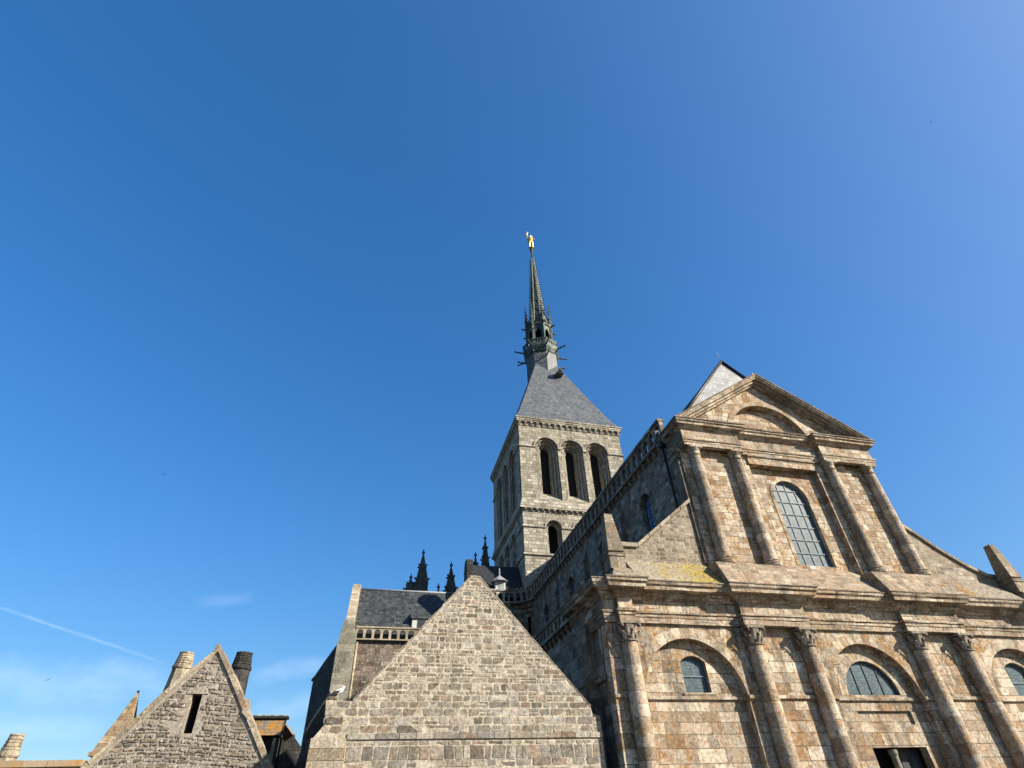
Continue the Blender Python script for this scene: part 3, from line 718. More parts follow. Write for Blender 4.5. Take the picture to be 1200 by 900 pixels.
for y in (28.4, 35.1, 41.8):
    mb = MB().prism([(NX-.32, GZ), (NX-.32, 14.2), (NX, 15.0), (NX+.1, 15.0), (NX+.1, GZ)], y-.45, y+.45)
    part('nave_buttress', mb, M['north'], church)
def corbels(mb, p0, p1, out, z0, z1, step, w, depth, mi=0):
    p0, p1 = Vector(p0), Vector(p1); L = (p1-p0).length; d = (p1-p0)/L; n = int(L/step); out = Vector(out)
    for i in range(n+1):
        c = p0+d*(L*i/n)
        a_ = [c-d*w/2, c+d*w/2]
        pts_b = [a_[0], a_[1], a_[1]+out*depth*.35, a_[0]+out*depth*.35]; pts_t = [a_[0], a_[1], a_[1]+out*depth, a_[0]+out*depth]
        mb.hull([(q.x, q.y, z0) for q in pts_b], [(q.x, q.y, z0+(z1-z0)*.55) for q in pts_t], mi, random.random())
        mb.hull([(q.x, q.y, z0+(z1-z0)*.55) for q in pts_t], [(q.x, q.y, z1) for q in pts_t], mi, random.random())
def parapet(name, u0, u1, fixed, zb, zt, U, N, step, thick, parent=church, mat=None, out=-1, rail=.16, foot=.16, corb=.3, rf_=.29):
    """pierced arcade parapet with coping and corbel table; local u along the wall"""
    mat = mat or M['north']; n = max(1, round((u1-u0)/step)); st = (u1-u0)/n; r = st*rf_
    hs_ = [arch(u0+st*(i+.5), zt-rail-.10-r, r, zb+foot+.02, 6) for i in range(n)]
    o = Vector((0, 0, 0)); mb = MB(); f0, f1 = fixed-thick/2, fixed+thick/2
    mb.prism(rect(u0, u1, zb+foot, zt-rail), f0, f1, hs_, U=U, N=N)
    mb.prism(rect(u0-.02, u1+.02, zt-rail, zt), f0-.08, f1+.08, U=U, N=N)
    mb.prism(rect(u0-.02, u1+.02, zb, zb+foot), f0-.12, f1+.08, U=U, N=N)
    p = part(name, mb, mat, parent)
    if corb:
        cb = MB(); a_ = U*u0+N*(fixed+thick*.3); b_ = U*u1+N*(fixed+thick*.3)
        corbels(cb, a_, b_, N*out, zb-corb, zb-.002, .66, .2, thick*.9)
        cb.prism(rect(u0, u1, zb-corb*.5, zb-.003), fixed, fixed+thick*.32, U=U, N=N)
        part('corbel_table', cb, mat, p)
    return p
parapet('nave_parapet', 21.5, NY1, NX-.05, 15.82, 17.18, Y3, X3, .80, .24)
pipe = MB().tube([(14.1, 21.7, 15.6), (14.1, 21.7, 9.0)], .07, 10)
for z in (14.6, 13.2, 11.8, 10.4): pipe.lathe([(.095, 0), (.095, .06)], (14.1, 21.7, z), 10)
pipe.box(13.95, 14.25, 21.55, 21.85, 15.4, 15.75)
part('drainpipe', pipe, M['pipe'], church)
# nave roof with its hipped west end standing above the pediment
rf = MB(); e0, e1, ze, zr = 14.75, 25.45, 16.4, 22.8
A, B, Cc, D = Vector((e0, 21.0, ze)), Vector((e1, 21.0, ze)), Vector((e1, 51, ze)), Vector((e0, 51, ze)); P0, P1 = Vector((20.1, 21.92, zr)), Vector((20.1, 51, zr))
rf.add([A, B, Cc, D, P0, P1], [(0, 4, 5, 3), (1, 2, 5, 4), (0, 3, 2, 1), (2, 3, 5)])
roof = part('nave_roof', rf, M['slate'], church)
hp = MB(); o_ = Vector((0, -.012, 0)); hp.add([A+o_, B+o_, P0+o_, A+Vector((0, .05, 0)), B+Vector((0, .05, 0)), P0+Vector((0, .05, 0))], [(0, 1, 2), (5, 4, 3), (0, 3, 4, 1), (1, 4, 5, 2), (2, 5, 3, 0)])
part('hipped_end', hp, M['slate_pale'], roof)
fl = MB().tube([A+Vector((0, -.05, 0)), P0+Vector((0, -.05, .05))], .10, 6).tube([B+Vector((0, -.05, 0)), P0+Vector((0, -.05, .05))], .10, 6)
part('hip_flashing', fl, M['pipe'], roof)
part('lightning_rod', MB().tube([P0, P0+Vector((0, 0, .9))], .018, 6).tube([P0+Vector((-.02, 0, .5)), P0+Vector((-.2, 0, .85))], .012, 5), M['finial'], roof)
part('nave_south_wall', MB().box(25.3, 25.9, 21.3, 50, GZ, 16.5), M['north'], church)

# ---------------- north aisle
AX = 8.82
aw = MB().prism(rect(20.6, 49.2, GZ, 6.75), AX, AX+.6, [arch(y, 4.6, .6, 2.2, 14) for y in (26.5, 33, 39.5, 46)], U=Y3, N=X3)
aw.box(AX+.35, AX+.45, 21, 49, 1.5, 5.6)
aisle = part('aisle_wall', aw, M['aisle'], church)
parapet('aisle_parapet', 23.7, 49.4, AX-.06, 6.88, 7.75, Y3, X3, .62, .24, mat=M['aisle'], corb=.26)
part('aisle_roof', MB().prism([(AX+.2, 6.9), (AX+.2, 7.3), (NX, 10.2), (NX, 6.9)], 21.15, 49.6), M['slate'], church)
for y in (22.4, 29.8, 36.3, 42.8):
    mb = MB().prism([(AX-.55, GZ), (AX-.55, 3.95), (AX-.62, 3.98), (AX-.62, 4.15), (AX-.36, 4.35), (AX-.3, 6.1), (AX+.05, 6.6), (AX+.05, GZ)], y-.6, y+.6)
    part('aisle_buttress', mb, M['aisle'], church)
part('aisle_string', MB().prism([(AX, 3.98), (AX-.14, 4.03), (AX-.14, 4.16), (AX, 4.24)], 20.6, 49, N=Y3), M['aisle'], church)
part('south_aisle', MB().prism([(25.9, GZ), (31.3, GZ), (31.3, 7.2), (25.9, 8.5)], 21.15, 49.6), M['north'], church)

# ---------------- transept arm beside the tower
tw = MB().box(8.3, 14.3, 50.0, 50.7, GZ, 15.8)
tr = part('transept_wall', tw, M['north'], church)
part('transept_end_wall', MB().box(8.3, 9.0, 50.7, 62, GZ, 17.0), M['north'], church)
parapet('transept_parapet', 8.9, 12.3, 49.92, 15.82, 17.08, X3, Y3, .56, .24, mat=M['tower'])
# rounded corner gallery where the nave and transept parapets meet
cg = MB(); cc = Vector((12.15, 47.75, 0)); rad = 2.15; n = 5
for i in range(n):
    t0, t1 = math.pi/2*i/n, math.pi/2*(i+1)/n
    q0 = cc+Vector((math.cos(t0), math.sin(t0), 0))*rad; q1 = cc+Vector((math.cos(t1), math.sin(t1), 0))*rad
    d = (q1-q0); L = d.length; d.normalize(); nn = Vector((d.y, -d.x, 0))
    cg.prism(rect(0, L, 15.98, 17.0), -.12, .12, [arch(L/2, 16.55, .19, 16.02, 6)], o=q0, U=d, N=nn)
    cg.prism(rect(-.02, L+.02, 17.0, 17.16), -.2, .2, o=q0, U=d, N=nn); cg.prism(rect(-.02, L+.02, 15.80, 15.98), -.2, .24, o=q0, U=d, N=nn)
for k_, (dz, rr) in enumerate(((15.45, .22), (15.1, .48), (14.75, .78), (14.4, 1.12))):
    pts = [(14.35, 47.75-.0), (14.35, 50.05), (12.15, 50.05)]
    arc = [(cc.x+(rad+rr)*math.cos(t), cc.y+(rad+rr)*math.sin(t)) for t in [math.pi/2*(1-j/8) for j in range(9)]]
    arc = [(min(x, 14.34), min(y, 50.04)) for x, y in arc]
    cg.hull([(x, y, dz) for x, y in pts+arc], [(x, y, dz+.33) for x, y in pts+arc])
part('corner_gallery', cg, M['north'], church)
g_ = MB().prism([(49.75, 14), (49.75, 19.6), (50.15, 19.95), (50.9, 19.95), (51.3, 19.6), (51.3, 14)], 8.2, 8.8, U=Y3, N=X3)
part('gable_pier', g_, M['soot_shade'], church)
tro = MB().prism([(50.45, 16.6), (52.6, 20.35), (56, 16.6)], 8.9, 14.2, U=Y3, N=X3)
troof = part('transept_roof', tro, M['slate_dark'], church)
ln = MB().box(11.05, 12.02, 50.15, 50.9, 16.9, 18.0)
lan = part('roof_lantern', ln, M['white'], troof)
part('opening_panel', MB().box(11.36, 11.95-.07, 50.12, 50.2, 17.1, 17.85), M['finial'], lan)
part('cap', MB().lathe([(.86, 0), (.80, .06), (.45, .36), (.12, .62), (.07, .74), (.12, .88), (.06, 1.02), (.10, 1.2), (.02, 1.4)], (11.52, 50.5, 17.98), 8, a0=math.pi/8, smooth=False), M['finial'], lan)

# ---------------- crossing tower
TX0, TX1, TY0, TY1 = 14.05, 26.8, 50.0, 64.2
bell = part('bell_tower', MB().box(TX0, TX1, TY0, TY1, GZ, 20.8).box(TX0+1.8, TX1-1.8, TY0+1.8, TY1-1.8, 20.8, 37.0), M['tower'], church)
faces = [(Vector((TX0, TY0, 0)), X3, Y3, TX1-TX0), (Vector((TX0, TY1, 0)), -Y3, X3, TY1-TY0), (Vector((TX1, TY0, 0)), Y3, -X3, TY1-TY0), (Vector((TX1, TY1, 0)), -X3, -Y3, TX1-TX0)]
for fi, (o, U, N, L) in enumerate(faces):
    c0 = L/2; sp = 3.1*L/12.75; cs = [c0-sp, c0, c0+sp]
    mb = MB(); t = 0.0
    # belfry stage, four receding orders round each opening
    orders = [(1.33, 0, .34), (1.05, .342, .68), (.80, .682, 1.02), (.56, 1.022, 1.4)]
    for k_, (r_, t0, t1) in enumerate(orders):
        e_ = t0 if N.y == 0 else t0          # keep the corner blocks from crossing
        zb = 26.95 if k_ == 0 else 26.5
        mb.prism(rect(t0+.003*fi, L-t0-.003*fi, 26.0, 36.5), t0, t1, [arch(c, 33.65, r_, 27.0+.38*k_, 20) for c in cs], o=o, U=U, N=N)
    # lower stage
    mb.prism(rect(.003*fi, L-.003*fi, 20.82, 25.7), .004, .45, [arch(c, 23.75, .82, 20.95, 14) for c in (c0-3.05, c0, c0+3.05)], o=o, U=U, N=N)
    mb.prism(rect(.46, L-.46, 20.82, 26), .452, .85, [arch(c, 23.75, .55, 20.95, 14) for c in (c0-3.05, c0, c0+3.05)], o=o, U=U, N=N)
    st = part('tower_face', mb, M['tower'], bell)
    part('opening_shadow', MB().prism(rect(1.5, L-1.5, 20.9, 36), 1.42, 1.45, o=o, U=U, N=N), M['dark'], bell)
    # mouldings, sills, hoods, nook shafts
    mo = MB()
    W_ = Z3
    def bar(u0, u1, z0, z1, d): mo.prism(rect(u0, u1, z0, z1), -d, .02, o=o, U=U, N=N)
    def band(z0, z1, d, skip=None):
        if not skip: bar(-d*.98, L+d*.98, z0, z1, d+.002*fi); return
        u = -d*.98
        for c, r_ in skip: bar(u, c-r_, z0, z1, d+.002*fi); u = c+r_
        bar(u, L+d*.98, z0, z1, d+.002*fi)
    band(20.72, 20.9, .14); band(33.55, 33.72, .13, [(c, 1.33) for c in cs]); band(23.68, 23.84, .12, [(c, .82) for c in (c0-3.05, c0, c0+3.05)])
    # weathered ledge under the belfry
    a_ = o-N*.34; b_ = o
    mo.hull([o+U*(-.28)-N*.28+Z3*25.95, o+U*(L+.28)-N*.28+Z3*25.95, o+U*L+N*.1+Z3*25.95, o+N*.1+Z3*25.95], [o-U*.02-N*.02+Z3*26.95, o+U*(L+.02)-N*.02+Z3*26.95, o+U*L+N*.1+Z3*26.95, o+N*.1+Z3*26.95])
    band(25.75, 25.95, .30)
    for c in cs:
        # sloping sills inside the openings
        q0 = o+U*(c-1.33); q1 = o+U*(c+1.33)
        mo.hull([q0+Z3*26.9, q1+Z3*26.9, q1+N*1.38+Z3*26.9, q0+N*1.38+Z3*26.9], [q0+N*.0+Z3*27.02, q1+N*.0+Z3*27.02, q1+N*1.38+Z3*28.4, q0+N*1.38+Z3*28.4])
        ring(mo, c, 33.65, 1.35, 1.62, -.12, .02, 15, o=o, U=U, N=N, gap=.0)
        for k_, r_ in enumerate((1.33, 1.05, .80)):
            for sg in (-1, 1):
                p = o+U*(c+sg*(r_-.12))+N*(.34*(k_+1)-.11)
                mo.lathe([(.10, 27.1+.3*k_), (.10, 33.3)], (p.x, p.y, 0), 8); mo.lathe([(.10, 33.3), (.17, 33.55), (.17, 33.66)], (p.x, p.y, 0), 8)
            # roll along the arch
            pts = [o+U*(c-(r_-.12)*math.cos(math.pi*i/14))+Z3*(33.65+(r_-.12)*math.sin(math.pi*i/14))+N*(.34*(k_+1)-.11) for i in range(15)]
            mo.tube(pts, .09, 6)
    for c in (c0-3.05, c0, c0+3.05): ring(mo, c, 23.75, .84, 1.05, -.09, .02, 11, o=o, U=U, N=N, gap=0)
    part('mouldings', mo, M['tower'], st)
    co = MB()
    corbels(co, o+N*.05+U*.1, o+U*(L-.1)+N*.05, -N, 36.45, 37.12, .72, .26, .34)
    co.prism(rect(-.27+.004*fi, L+.27-.004*fi, 36.95+.001*fi, 37.149), -.30-.002*fi, .02, o=o, U=U, N=N)
    co.prism(rect(-.05+.004*fi, L+.05-.004*fi, 36.5+.002*fi, 36.949), -.07-.002*fi, .02, o=o, U=U, N=N)
    part('corbel_table', co, M['tower'], st); co = MB()
    co.prism(rect(-.03, L+.03, 25.42, 25.752), -.05-.001*fi, .02, o=o, U=U, N=N)
    corbels(co, o+N*.05+U*.3, o+U*(L-.3)+N*.05, -N, 25.42, 25.74, .62, .22, .30)
    part('ledge_corbels', co, M['tower'], st)
    part('eaves_cornice', MB().prism(rect(-.34+.006*fi, L+.34-.006*fi, 37.151+.001*fi, 37.402+.002*fi), -.36-.003*fi, .5, o=o, U=U, N=N).prism(rect(-.40+.006*fi, L+.40-.006*fi, 37.41+.002*fi, 37.55+.003*fi), -.42-.003*fi, .5, o=o, U=U, N=N), M['tower'], st)
# pyramid roof, slightly bell-cast at the eaves
SX, SY = 20.2, 57.05
rfm = MB()
RX_0, RX_1, RY_0, RY_1 = TX0-.12, TX1-.12, TY0-.12, TY1+.1
def sq(f, z): return [(SX+(x-SX)*f, SY+(y-SY)*f, z) for x, y in ((RX_0, RY_0), (RX_1, RY_0), (RX_1, RY_1), (RX_0, RY_1))]
lv = [(1.03, 37.57), (.935, 38.9), (.66, 43.9), (.34, 50.0), (.0001, 56.2)]
for (f0, z0), (f1, z1) in zip(lv[:-1], lv[1:]):
    rfm.add(sq(f0, z0)+sq(f1, z1), [(i, (i+1) % 4, 4+(i+1) % 4, 4+i) for i in range(4)])
rfm.add(sq(1.03, 37.57), [(3, 2, 1, 0)])
troof2 = part('tower_roof', rfm, M['slate'], bell)
dm = MB().prism([(-.55, 0), (0, 1.05), (.55, 0)], -1.4, 1.0, o=Vector((21.3, 54.3, 48.4)))
dmr = part('roof_dormer', dm, M['slate'], troof2)
part('opening_panel', MB().prism([(-.40, .08), (0, .8), (.40, .08)], -1.43, -1.38, o=Vector((21.3, 54.3, 48.4))), M['dark'], dmr)  # black panel stands in for the dark inside the dormer

# ---------------- spire: its octagon has arrises, not faces, to the four points
A8, COS8 = 0.0, math.cos(math.pi/8)
def octa(rr, z, a0=A8): return [(SX+rr*math.cos(a0+math.pi/4*j), SY+rr*math.sin(a0+math.pi/4*j), z) for j in range(8)]
sp = MB().lathe([(2.45, 44), (2.45, 54.2)], (SX, SY, 0), 8, smooth=False, a0=A8)
spire = part('spire', sp, M['drumlead'], church)
ga = MB().lathe([(2.45, 53.7), (2.5, 54.0), (2.55, 54.4), (2.75, 54.7), (2.85, 55.0), (2.85, 55.35), (2.0, 55.4)], (SX, SY, 0), 8, smooth=False, a0=A8)
for j in range(8):
    q0 = Vector(octa(2.76, 55.36)[j]); q1 = Vector(octa(2.76, 55.36)[(j+1) % 8]); d = q1-q0; L = d.length; d.normalize(); nn = Vector((d.y, -d.x, 0)); q0.z = 0
    ga.prism(rect(0, L, 55.36, 56.20), -.05, .05, [arch(L*(i+.5)/5, 55.9, .14, 55.5, 6) for i in range(5)], o=q0, U=d, N=nn)
    ga.prism(rect(0, L, 56.20, 56.36), -.12, .12, o=q0, U=d, N=nn)
    ga.prism(rect(0, L, 54.0, 54.5), -.15, .05, [rect(L*(i+.3)/6, L*(i+.8)/6, 54.08, 54.42) for i in range(6)], o=q0-nn*.2, U=d, N=nn)
part('gallery', ga, M['spire'], spire)
garg = []
for lev, (rr, z, ln_) in enumerate(((2.75, 55.0, 1.5), (2.4, 53.0, 1.4), (2.2, 60.1, .7))):
    for j in range(8):
        if lev == 1 and j % 2: continue
        d = Vector((math.cos(A8+math.pi/4*j), math.sin(A8+math.pi/4*j), 0)); p = Vector((SX, SY, z))+d*rr
        mb = MB().tube([p-d*.3, p+d*.35, p+d*ln_*.7+Z3*.03, p+d*ln_*.9+Z3*.10, p+d*ln_+Z3*.08], [.15, .12, .10, .13, .06], 6)
        mb.tube([p+d*ln_*.45+Z3*.05, p+d*ln_*.35+Z3*.30], [.08, .03], 5)
        part('gargoyle', mb, M['spire_dark'], spire)
ar = MB()
for j in range(8):
    P_ = octa(1.88, 0); q0 = Vector(P_[j]); q1 = Vector(P_[(j+1) % 8]); d = q1-q0; L = d.length; d.normalize(); nn = Vector((d.y, -d.x, 0))
    pts = [(L/2-.46, 55.9), (L/2-.46, 58.3), (L/2-.24, 59.0), (L/2, 59.4), (L/2+.24, 59.0), (L/2+.46, 58.3), (L/2+.46, 55.9)]
    ar.prism(rect(0, L, 55.38, 60.0), -.12, .12, [pts], o=q0, U=d, N=nn)
    # gablet
    ar.prism([(L/2-.7, 60.3), (L/2, 62.6), (L/2+.7, 60.3)], -.06, .10, [[(L/2-.34, 60.55), (L/2, 61.8), (L/2+.34, 60.55)]], o=q0-Vector((nn.x, nn.y, 0))*.15, U=d, N=nn)
ar.lathe([(1.95, 59.9), (2.2, 60.1), (2.2, 60.35), (1.4, 60.45)], (SX, SY, 0), 8, smooth=False, a0=A8)
part('arcade', ar, M['spire'], spire)
part('arcade_core', MB().lathe([(.8, 55.3), (.8, 60.2)], (SX, SY, 0), 8, a0=A8), M['dark'], spire)
for j in range(8):
    a_ = A8+math.pi/4*j; c = Vector((SX+2.05*math.cos(a_), SY+2.05*math.sin(a_), 0))
    mb = MB().lathe([(.24, 55.4), (.24, 61.6), (.32, 61.7), (.32, 61.95), (.17, 62.2), (.02, 66.0)], c, 4, smooth=False, a0=a_)
    for z in (62.8, 63.5, 64.2, 64.9):
        rr = .17*(66-z)/3.8+.09; mb.box(c.x-rr, c.x+rr, c.y-.05, c.y+.05, z, z+.12); mb.box(c.x-.05, c.x+.05, c.y-rr, c.y+rr, z, z+.12)
    # little flyer to the needle
    d = Vector((math.cos(a_), math.sin(a_), 0)); mb.tube([c+Z3*61.4, c-d*.5+Z3*62.3, c-d*.95+Z3*63.6], .09, 5)
    part('pinnacle', mb, M['spire'], spire)
nd = MB()
nlev = [(1.45, 60.4), (1.22, 63.2), (.85, 69.0), (.52, 74.0), (.24, 78.6)]
nd.lathe(nlev, (SX, SY, 0), 8, smooth=False, a0=A8)
needle = part('needle', nd, M['spire'], spire)
cr = MB()
for j in range(8):
    a_ = A8+math.pi/4*j; d = Vector((math.cos(a_), math.sin(a_), 0)); z = 61.2
    pts = [Vector((SX, SY, 0))+d*(r_+.02)+Z3*z_ for r_, z_ in nlev]; cr.tube(pts, .10, 5, mi=1)
    while z < 78.2:
        r_ = 1.45+(.24-1.45)*(z-60.4)/18.2; c = Vector((SX, SY, z))+d*(r_+.05)
        cr.tube([c, c+d*.20+Z3*.10, c+d*.24+Z3*.26], [.07, .06, .04], 4); z += .62
part('crocketed_ribs', cr, [M['spire_dark'], M['rib']], needle)
tf = MB()                                                  # pierced dark lights in the needle's faces
for j in range(8):
    a_ = math.pi/8+math.pi/4*j; d = Vector((math.cos(a_), math.sin(a_), 0)); t = Vector((-d.y, d.x, 0))
    for z0 in (62.2, 64.4, 66.6, 68.8, 71.0):
        def rad_(z): return (1.45+(.24-1.45)*(z-60.4)/18.2)*COS8+.02
        w0 = .30*rad_(z0); q = [Vector((SX, SY, z))+d*(rad_(z)+.03)+t*s for z, s in ((z0, -w0), (z0, w0), (z0+1.1, w0*.85), (z0+1.5, 0), (z0+1.1, -w0*.85))]
        q2 = [p-d*.1 for p in q]; tf.hull(q2, q)
part('tracery_lights', tf, M['spire_dark'], needle)
part('mast', MB().lathe([(.30, 78.4), (.36, 78.7), (.2, 79.0), (.16, 80.6), (.26, 80.9), (.30, 81.4), (.2, 81.9), (.12, 82.0)], (SX, SY, 0), 10), M['spire_dark'], spire)

# ---------------- choir pinnacles beyond the transept
def choir(cx, cy, ztop, h, w, small=()):
    mb = MB()
    def one(x, y, zt, hh, ww):
        zb = zt-hh
        mb.box(x-ww*.5, x+ww*.5, y-ww*.5, y+ww*.5, 8, zb); mb.hull([(x-ww*.5, y-ww*.5, zb), (x+ww*.5, y-ww*.5, zb), (x+ww*.5, y+ww*.5, zb), (x-ww*.5, y+ww*.5, zb)], [(x-.06, y-.06, zt), (x+.06, y-.06, zt), (x+.06, y+.06, zt), (x-.06, y+.06, zt)])
        n = max(2, int(hh/1.3))
        for i in range(n):
            z = zb+hh*(i+.1)/n; rr = ww*.5*(1-(i+.1)/n)+.06
            for sx, sy in ((1, 1), (1, -1), (-1, 1), (-1, -1)):
                mb.tube([(x+sx*rr*.6, y+sy*rr*.6, z), (x+sx*(rr+.08), y+sy*(rr+.08), z+.02), (x+sx*(rr+.10), y+sy*(rr+.10), z+.16)], [.12, .12, .08], 5)
        mb.lathe([(.05, zt-.1), (.2, zt+.08), (.2, zt+.2), (.07, zt+.3), (.07, zt+.5), (.02, zt+.6)], (x, y, 0), 8)
    one(cx, cy, ztop, h, w)
    for dx, dz, hh, ww in small: one(cx+dx, cy+.4, ztop-dz, hh, ww)
    return mb
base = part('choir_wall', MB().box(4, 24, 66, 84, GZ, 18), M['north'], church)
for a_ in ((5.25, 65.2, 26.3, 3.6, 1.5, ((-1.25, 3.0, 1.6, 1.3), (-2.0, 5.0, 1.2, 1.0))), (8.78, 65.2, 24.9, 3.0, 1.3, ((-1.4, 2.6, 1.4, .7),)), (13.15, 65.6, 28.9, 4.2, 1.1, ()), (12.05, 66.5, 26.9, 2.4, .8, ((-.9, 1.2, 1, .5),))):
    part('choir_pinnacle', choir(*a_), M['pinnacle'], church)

# ------------------------------------------------------------------ gilded statue on the spire tip
st_root = thing('statue', 'small gilded winged figure with raised sword standing on the spire tip', 'statue', (SX, SY, 82.0))
bm_v = [(0, 0, 2.5), (0, 0, 3.6), (0, 0, 4.1), (0, -.05, 4.55), (.28, 0, 2.3), (.34, .05, 1.2), (.34, 0, .1), (-.28, 0, 2.3), (-.36, -.2, 1.25), (-.36, 0, .1),
        (-.55, 0, 3.75), (-.85, -.1, 4.45), (-.75, -.15, 5.1), (.55, 0, 3.7), (.8, -.25, 3.0), (.6, -.6, 2.7)]
bm_e = [(0, 1), (1, 2), (2, 3), (0, 4), (4, 5), (5, 6), (0, 7), (7, 8), (8, 9), (1, 10), (10, 11), (11, 12), (1, 13), (13, 14), (14, 15)]
rads = [.28, .30, .13, .22, .22, .17, .12, .22, .17, .12, .12, .10, .07, .12, .10, .07]
me = bpy.data.meshes.new('figure'); me.from_pydata([(SX+x*.85, SY+y*.85, 82+z*.84) for x, y, z in bm_v], bm_e, []); me.update()
me.materials.append(M['gold'])
fig = bpy.data.objects.new('figure', me); C.objects.link(fig); fig.parent = st_root; fig.location = -ROOT['statue']
ROOT['figure'] = O
sk = fig.modifiers.new('skin', 'SKIN')
for i, dta in enumerate(me.skin_vertices[0].data): dta.radius = (rads[i], rads[i]); dta.use_root = (i == 0)
ss = fig.modifiers.new('sub', 'SUBSURF'); ss.levels = ss.render_levels = 1
for sx in (-1, 1):
    w_ = MB().prism([(sx*.1, 3.3), (sx*.26, 3.8), (sx*.46, 4.3), (sx*.6, 4.4), (sx*.63, 3.8), (sx*.55, 2.8), (sx*.42, 1.95), (sx*.2, 2.2)][::sx], .30, .44, o=Vector((SX, SY, 82)))
    part('wing', w_, M['gold'], st_root)
part('sword', MB().tube([(SX-.64, SY-.13, 86.2), (SX-.60, SY-.13, 86.95)], [.06, .03], 6).tube([(SX-.82, SY-.13, 86.4), (SX-.44, SY-.13, 86.4)], .05, 6), M['gold'], st_root)
part('pedestal', MB().lathe([(.2, 0), (.5, .1), (.5, .25), (.3, .3)], (SX, SY, 81.85), 10), M['gold'], st_root)

# ------------------------------------------------------------------ rubble walling built stone by stone
def clip(poly, outline):
    """convex clip of a stone by a convex outline (clockwise or not)"""
    area = sum(outline[i][0]*outline[(i+1) % len(outline)][1]-outline[(i+1) % len(outline)][0]*outline[i][1] for i in range(len(outline)))
    ol = outline if area > 0 else outline[::-1]
    for i in range(len(ol)):
        (ax, ay), (bx, by) = ol[i], ol[(i+1) % len(ol)]
        ins = lambda p: (bx-ax)*(p[1]-ay)-(by-ay)*(p[0]-ax) >= 0
        out = []
        for j in range(len(poly)):
            p, q = poly[j], poly[(j+1) % len(poly)]; pi, qi = ins(p), ins(q)
            if pi: out.append(p)
            if pi != qi:
                d1 = (bx-ax)*(p[1]-ay)-(by-ay)*(p[0]-ax); d2 = (bx-ax)*(q[1]-ay)-(by-ay)*(q[0]-ax); t = d1/(d1-d2)
                out.append((p[0]+(q[0]-p[0])*t, p[1]+(q[1]-p[1])*t))
        poly = out
        if len(poly) < 3: return []
    return poly
def inside(pt, poly):
    x, y = pt; c = False; n = len(poly)
    for i in range(n):
        (xa, ya), (xb, yb) = poly[i], poly[(i+1) % n]
        if (ya > y) != (yb > y) and x < (xb-xa)*(y-ya)/(yb-ya)+xa: c = not c
    return c
def stones(mb, outline, y, hfun, wfun, joint, rough, holes=(), tilt=0.0, proud=.010, skip=()):
    xs = [p[0] for p in outline]; zs = [p[1] for p in outline]; z = min(zs)
    while z < max(zs):
        h = hfun(z)*random.uniform(.72, 1.3); x = min(xs)-random.uniform(0, .4)
        while x < max(xs):
            w = wfun(z)*random.choice((.55, .7, .85, 1, 1, 1.2, 1.5, 1.9)); cells = [(x, x+w, z, z+h)]
            if random.random() < .16 and h > .16: m_ = z+h*random.uniform(.4, .6); cells = [(x, x+w, z, m_), (x, x+w, m_, z+h)]
            for x0, x1, z0, z1 in cells:
                a_, b_, c_, d_ = x0+joint/2, x1-joint/2, z0+joint/2, z1-joint/2
                if b_-a_ < .04 or d_-c_ < .03: continue
                k_ = min(b_-a_, d_-c_)*.22; j = lambda s=rough: random.uniform(-s, s)
                poly = [(a_+k_+j(), c_+j()), (((a_+b_)/2), c_+j()), (b_-k_+j(), c_+j()), (b_+j(), c_+k_+j()), (b_+j(), d_-k_+j()), (b_-k_+j(), d_+j()), ((a_+b_)/2, d_+j()), (a_+k_+j(), d_+j()), (a_+j(), d_-k_+j()), (a_+j(), c_+k_+j())]
                if tilt: poly = [(px_, pz_+tilt*math.sin(px_*.8+pz_*.35)) for px_, pz_ in poly]
                poly = clip(poly, outline)
                if len(poly) < 3: continue
                cx, cz = sum(p[0] for p in poly)/len(poly), sum(p[1] for p in poly)/len(poly)
                if any(inside((cx, cz), hl) or any(inside(p, hl) for p in poly) for hl in holes): continue
                n = len(poly); pr = proud*random.uniform(.35, 1.1); tx_, tz_ = random.uniform(-.05, .05), random.uniform(-.06, .06)
                f_ = .012
                inn = []
                for px_, pz_ in poly:
                    l_ = math.hypot(px_-cx, pz_-cz)+1e-6; s_ = max(.3, 1-f_*1.6/l_); inn.append((cx+(px_-cx)*s_, cz+(pz_-cz)*s_))
                vs_ = [(p[0], y+.02, p[1]) for p in poly]+[(p[0], y-pr+tx_*(p[0]-cx)+tz_*(p[1]-cz), p[1]) for p in inn]
                mb.add(vs_, [(i, (i+1) % n, n+(i+1) % n, n+i) for i in range(n)]+[tuple(range(n, 2*n))], 0, random.random())
            x += w
        z += h

# ---------------- gabled house in front of the north aisle
gy = 20.6
gh = thing('gabled_house', 'large pale rubble stone gable with wide mortar joints beside the church front', 'building', (3.4, gy, GZ))
G = [(-1.332, GZ), (-1.301, 2.268), (-1.02, 2.622), (-1.103, 3.288), (-.25, 3.256), (3.579, 7.491), (3.891, 7.491), (7.928, 3.1), (7.969, 2.913), (8.24, 2.83), (8.261, GZ)]
wl = MB(); wl.prism(G, gy, gy+.7, mi=1)
stones(wl, [(.875, 4.42), (3.6, 7.46), (3.87, 7.46), (6.705, 4.42)], gy, lambda z: random.choice((.09, .12, .15, .18, .21)), lambda z: random.uniform(.14, .34), .024, .020)
stones(wl, [(-.187, 3.256), (.855, 4.40), (6.725, 4.40), (7.803, 3.256)], gy, lambda z: random.choice((.16, .19, .22)), lambda z: random.uniform(.24, .42), .026, .013)
stones(wl, [(-1.061, 2.362), (-1.092, 3.25), (7.803, 3.25), (7.93, 3.07), (7.95, 2.362)], gy, lambda z: random.choice((.20, .23, .25)), lambda z: random.uniform(.28, .52), .028, .012)
stones(wl, [(7.96, 2.362), (7.975, 2.89), (8.225, 2.81), (8.24, 2.362)], gy, lambda z: .22, lambda z: .3, .028, .012)
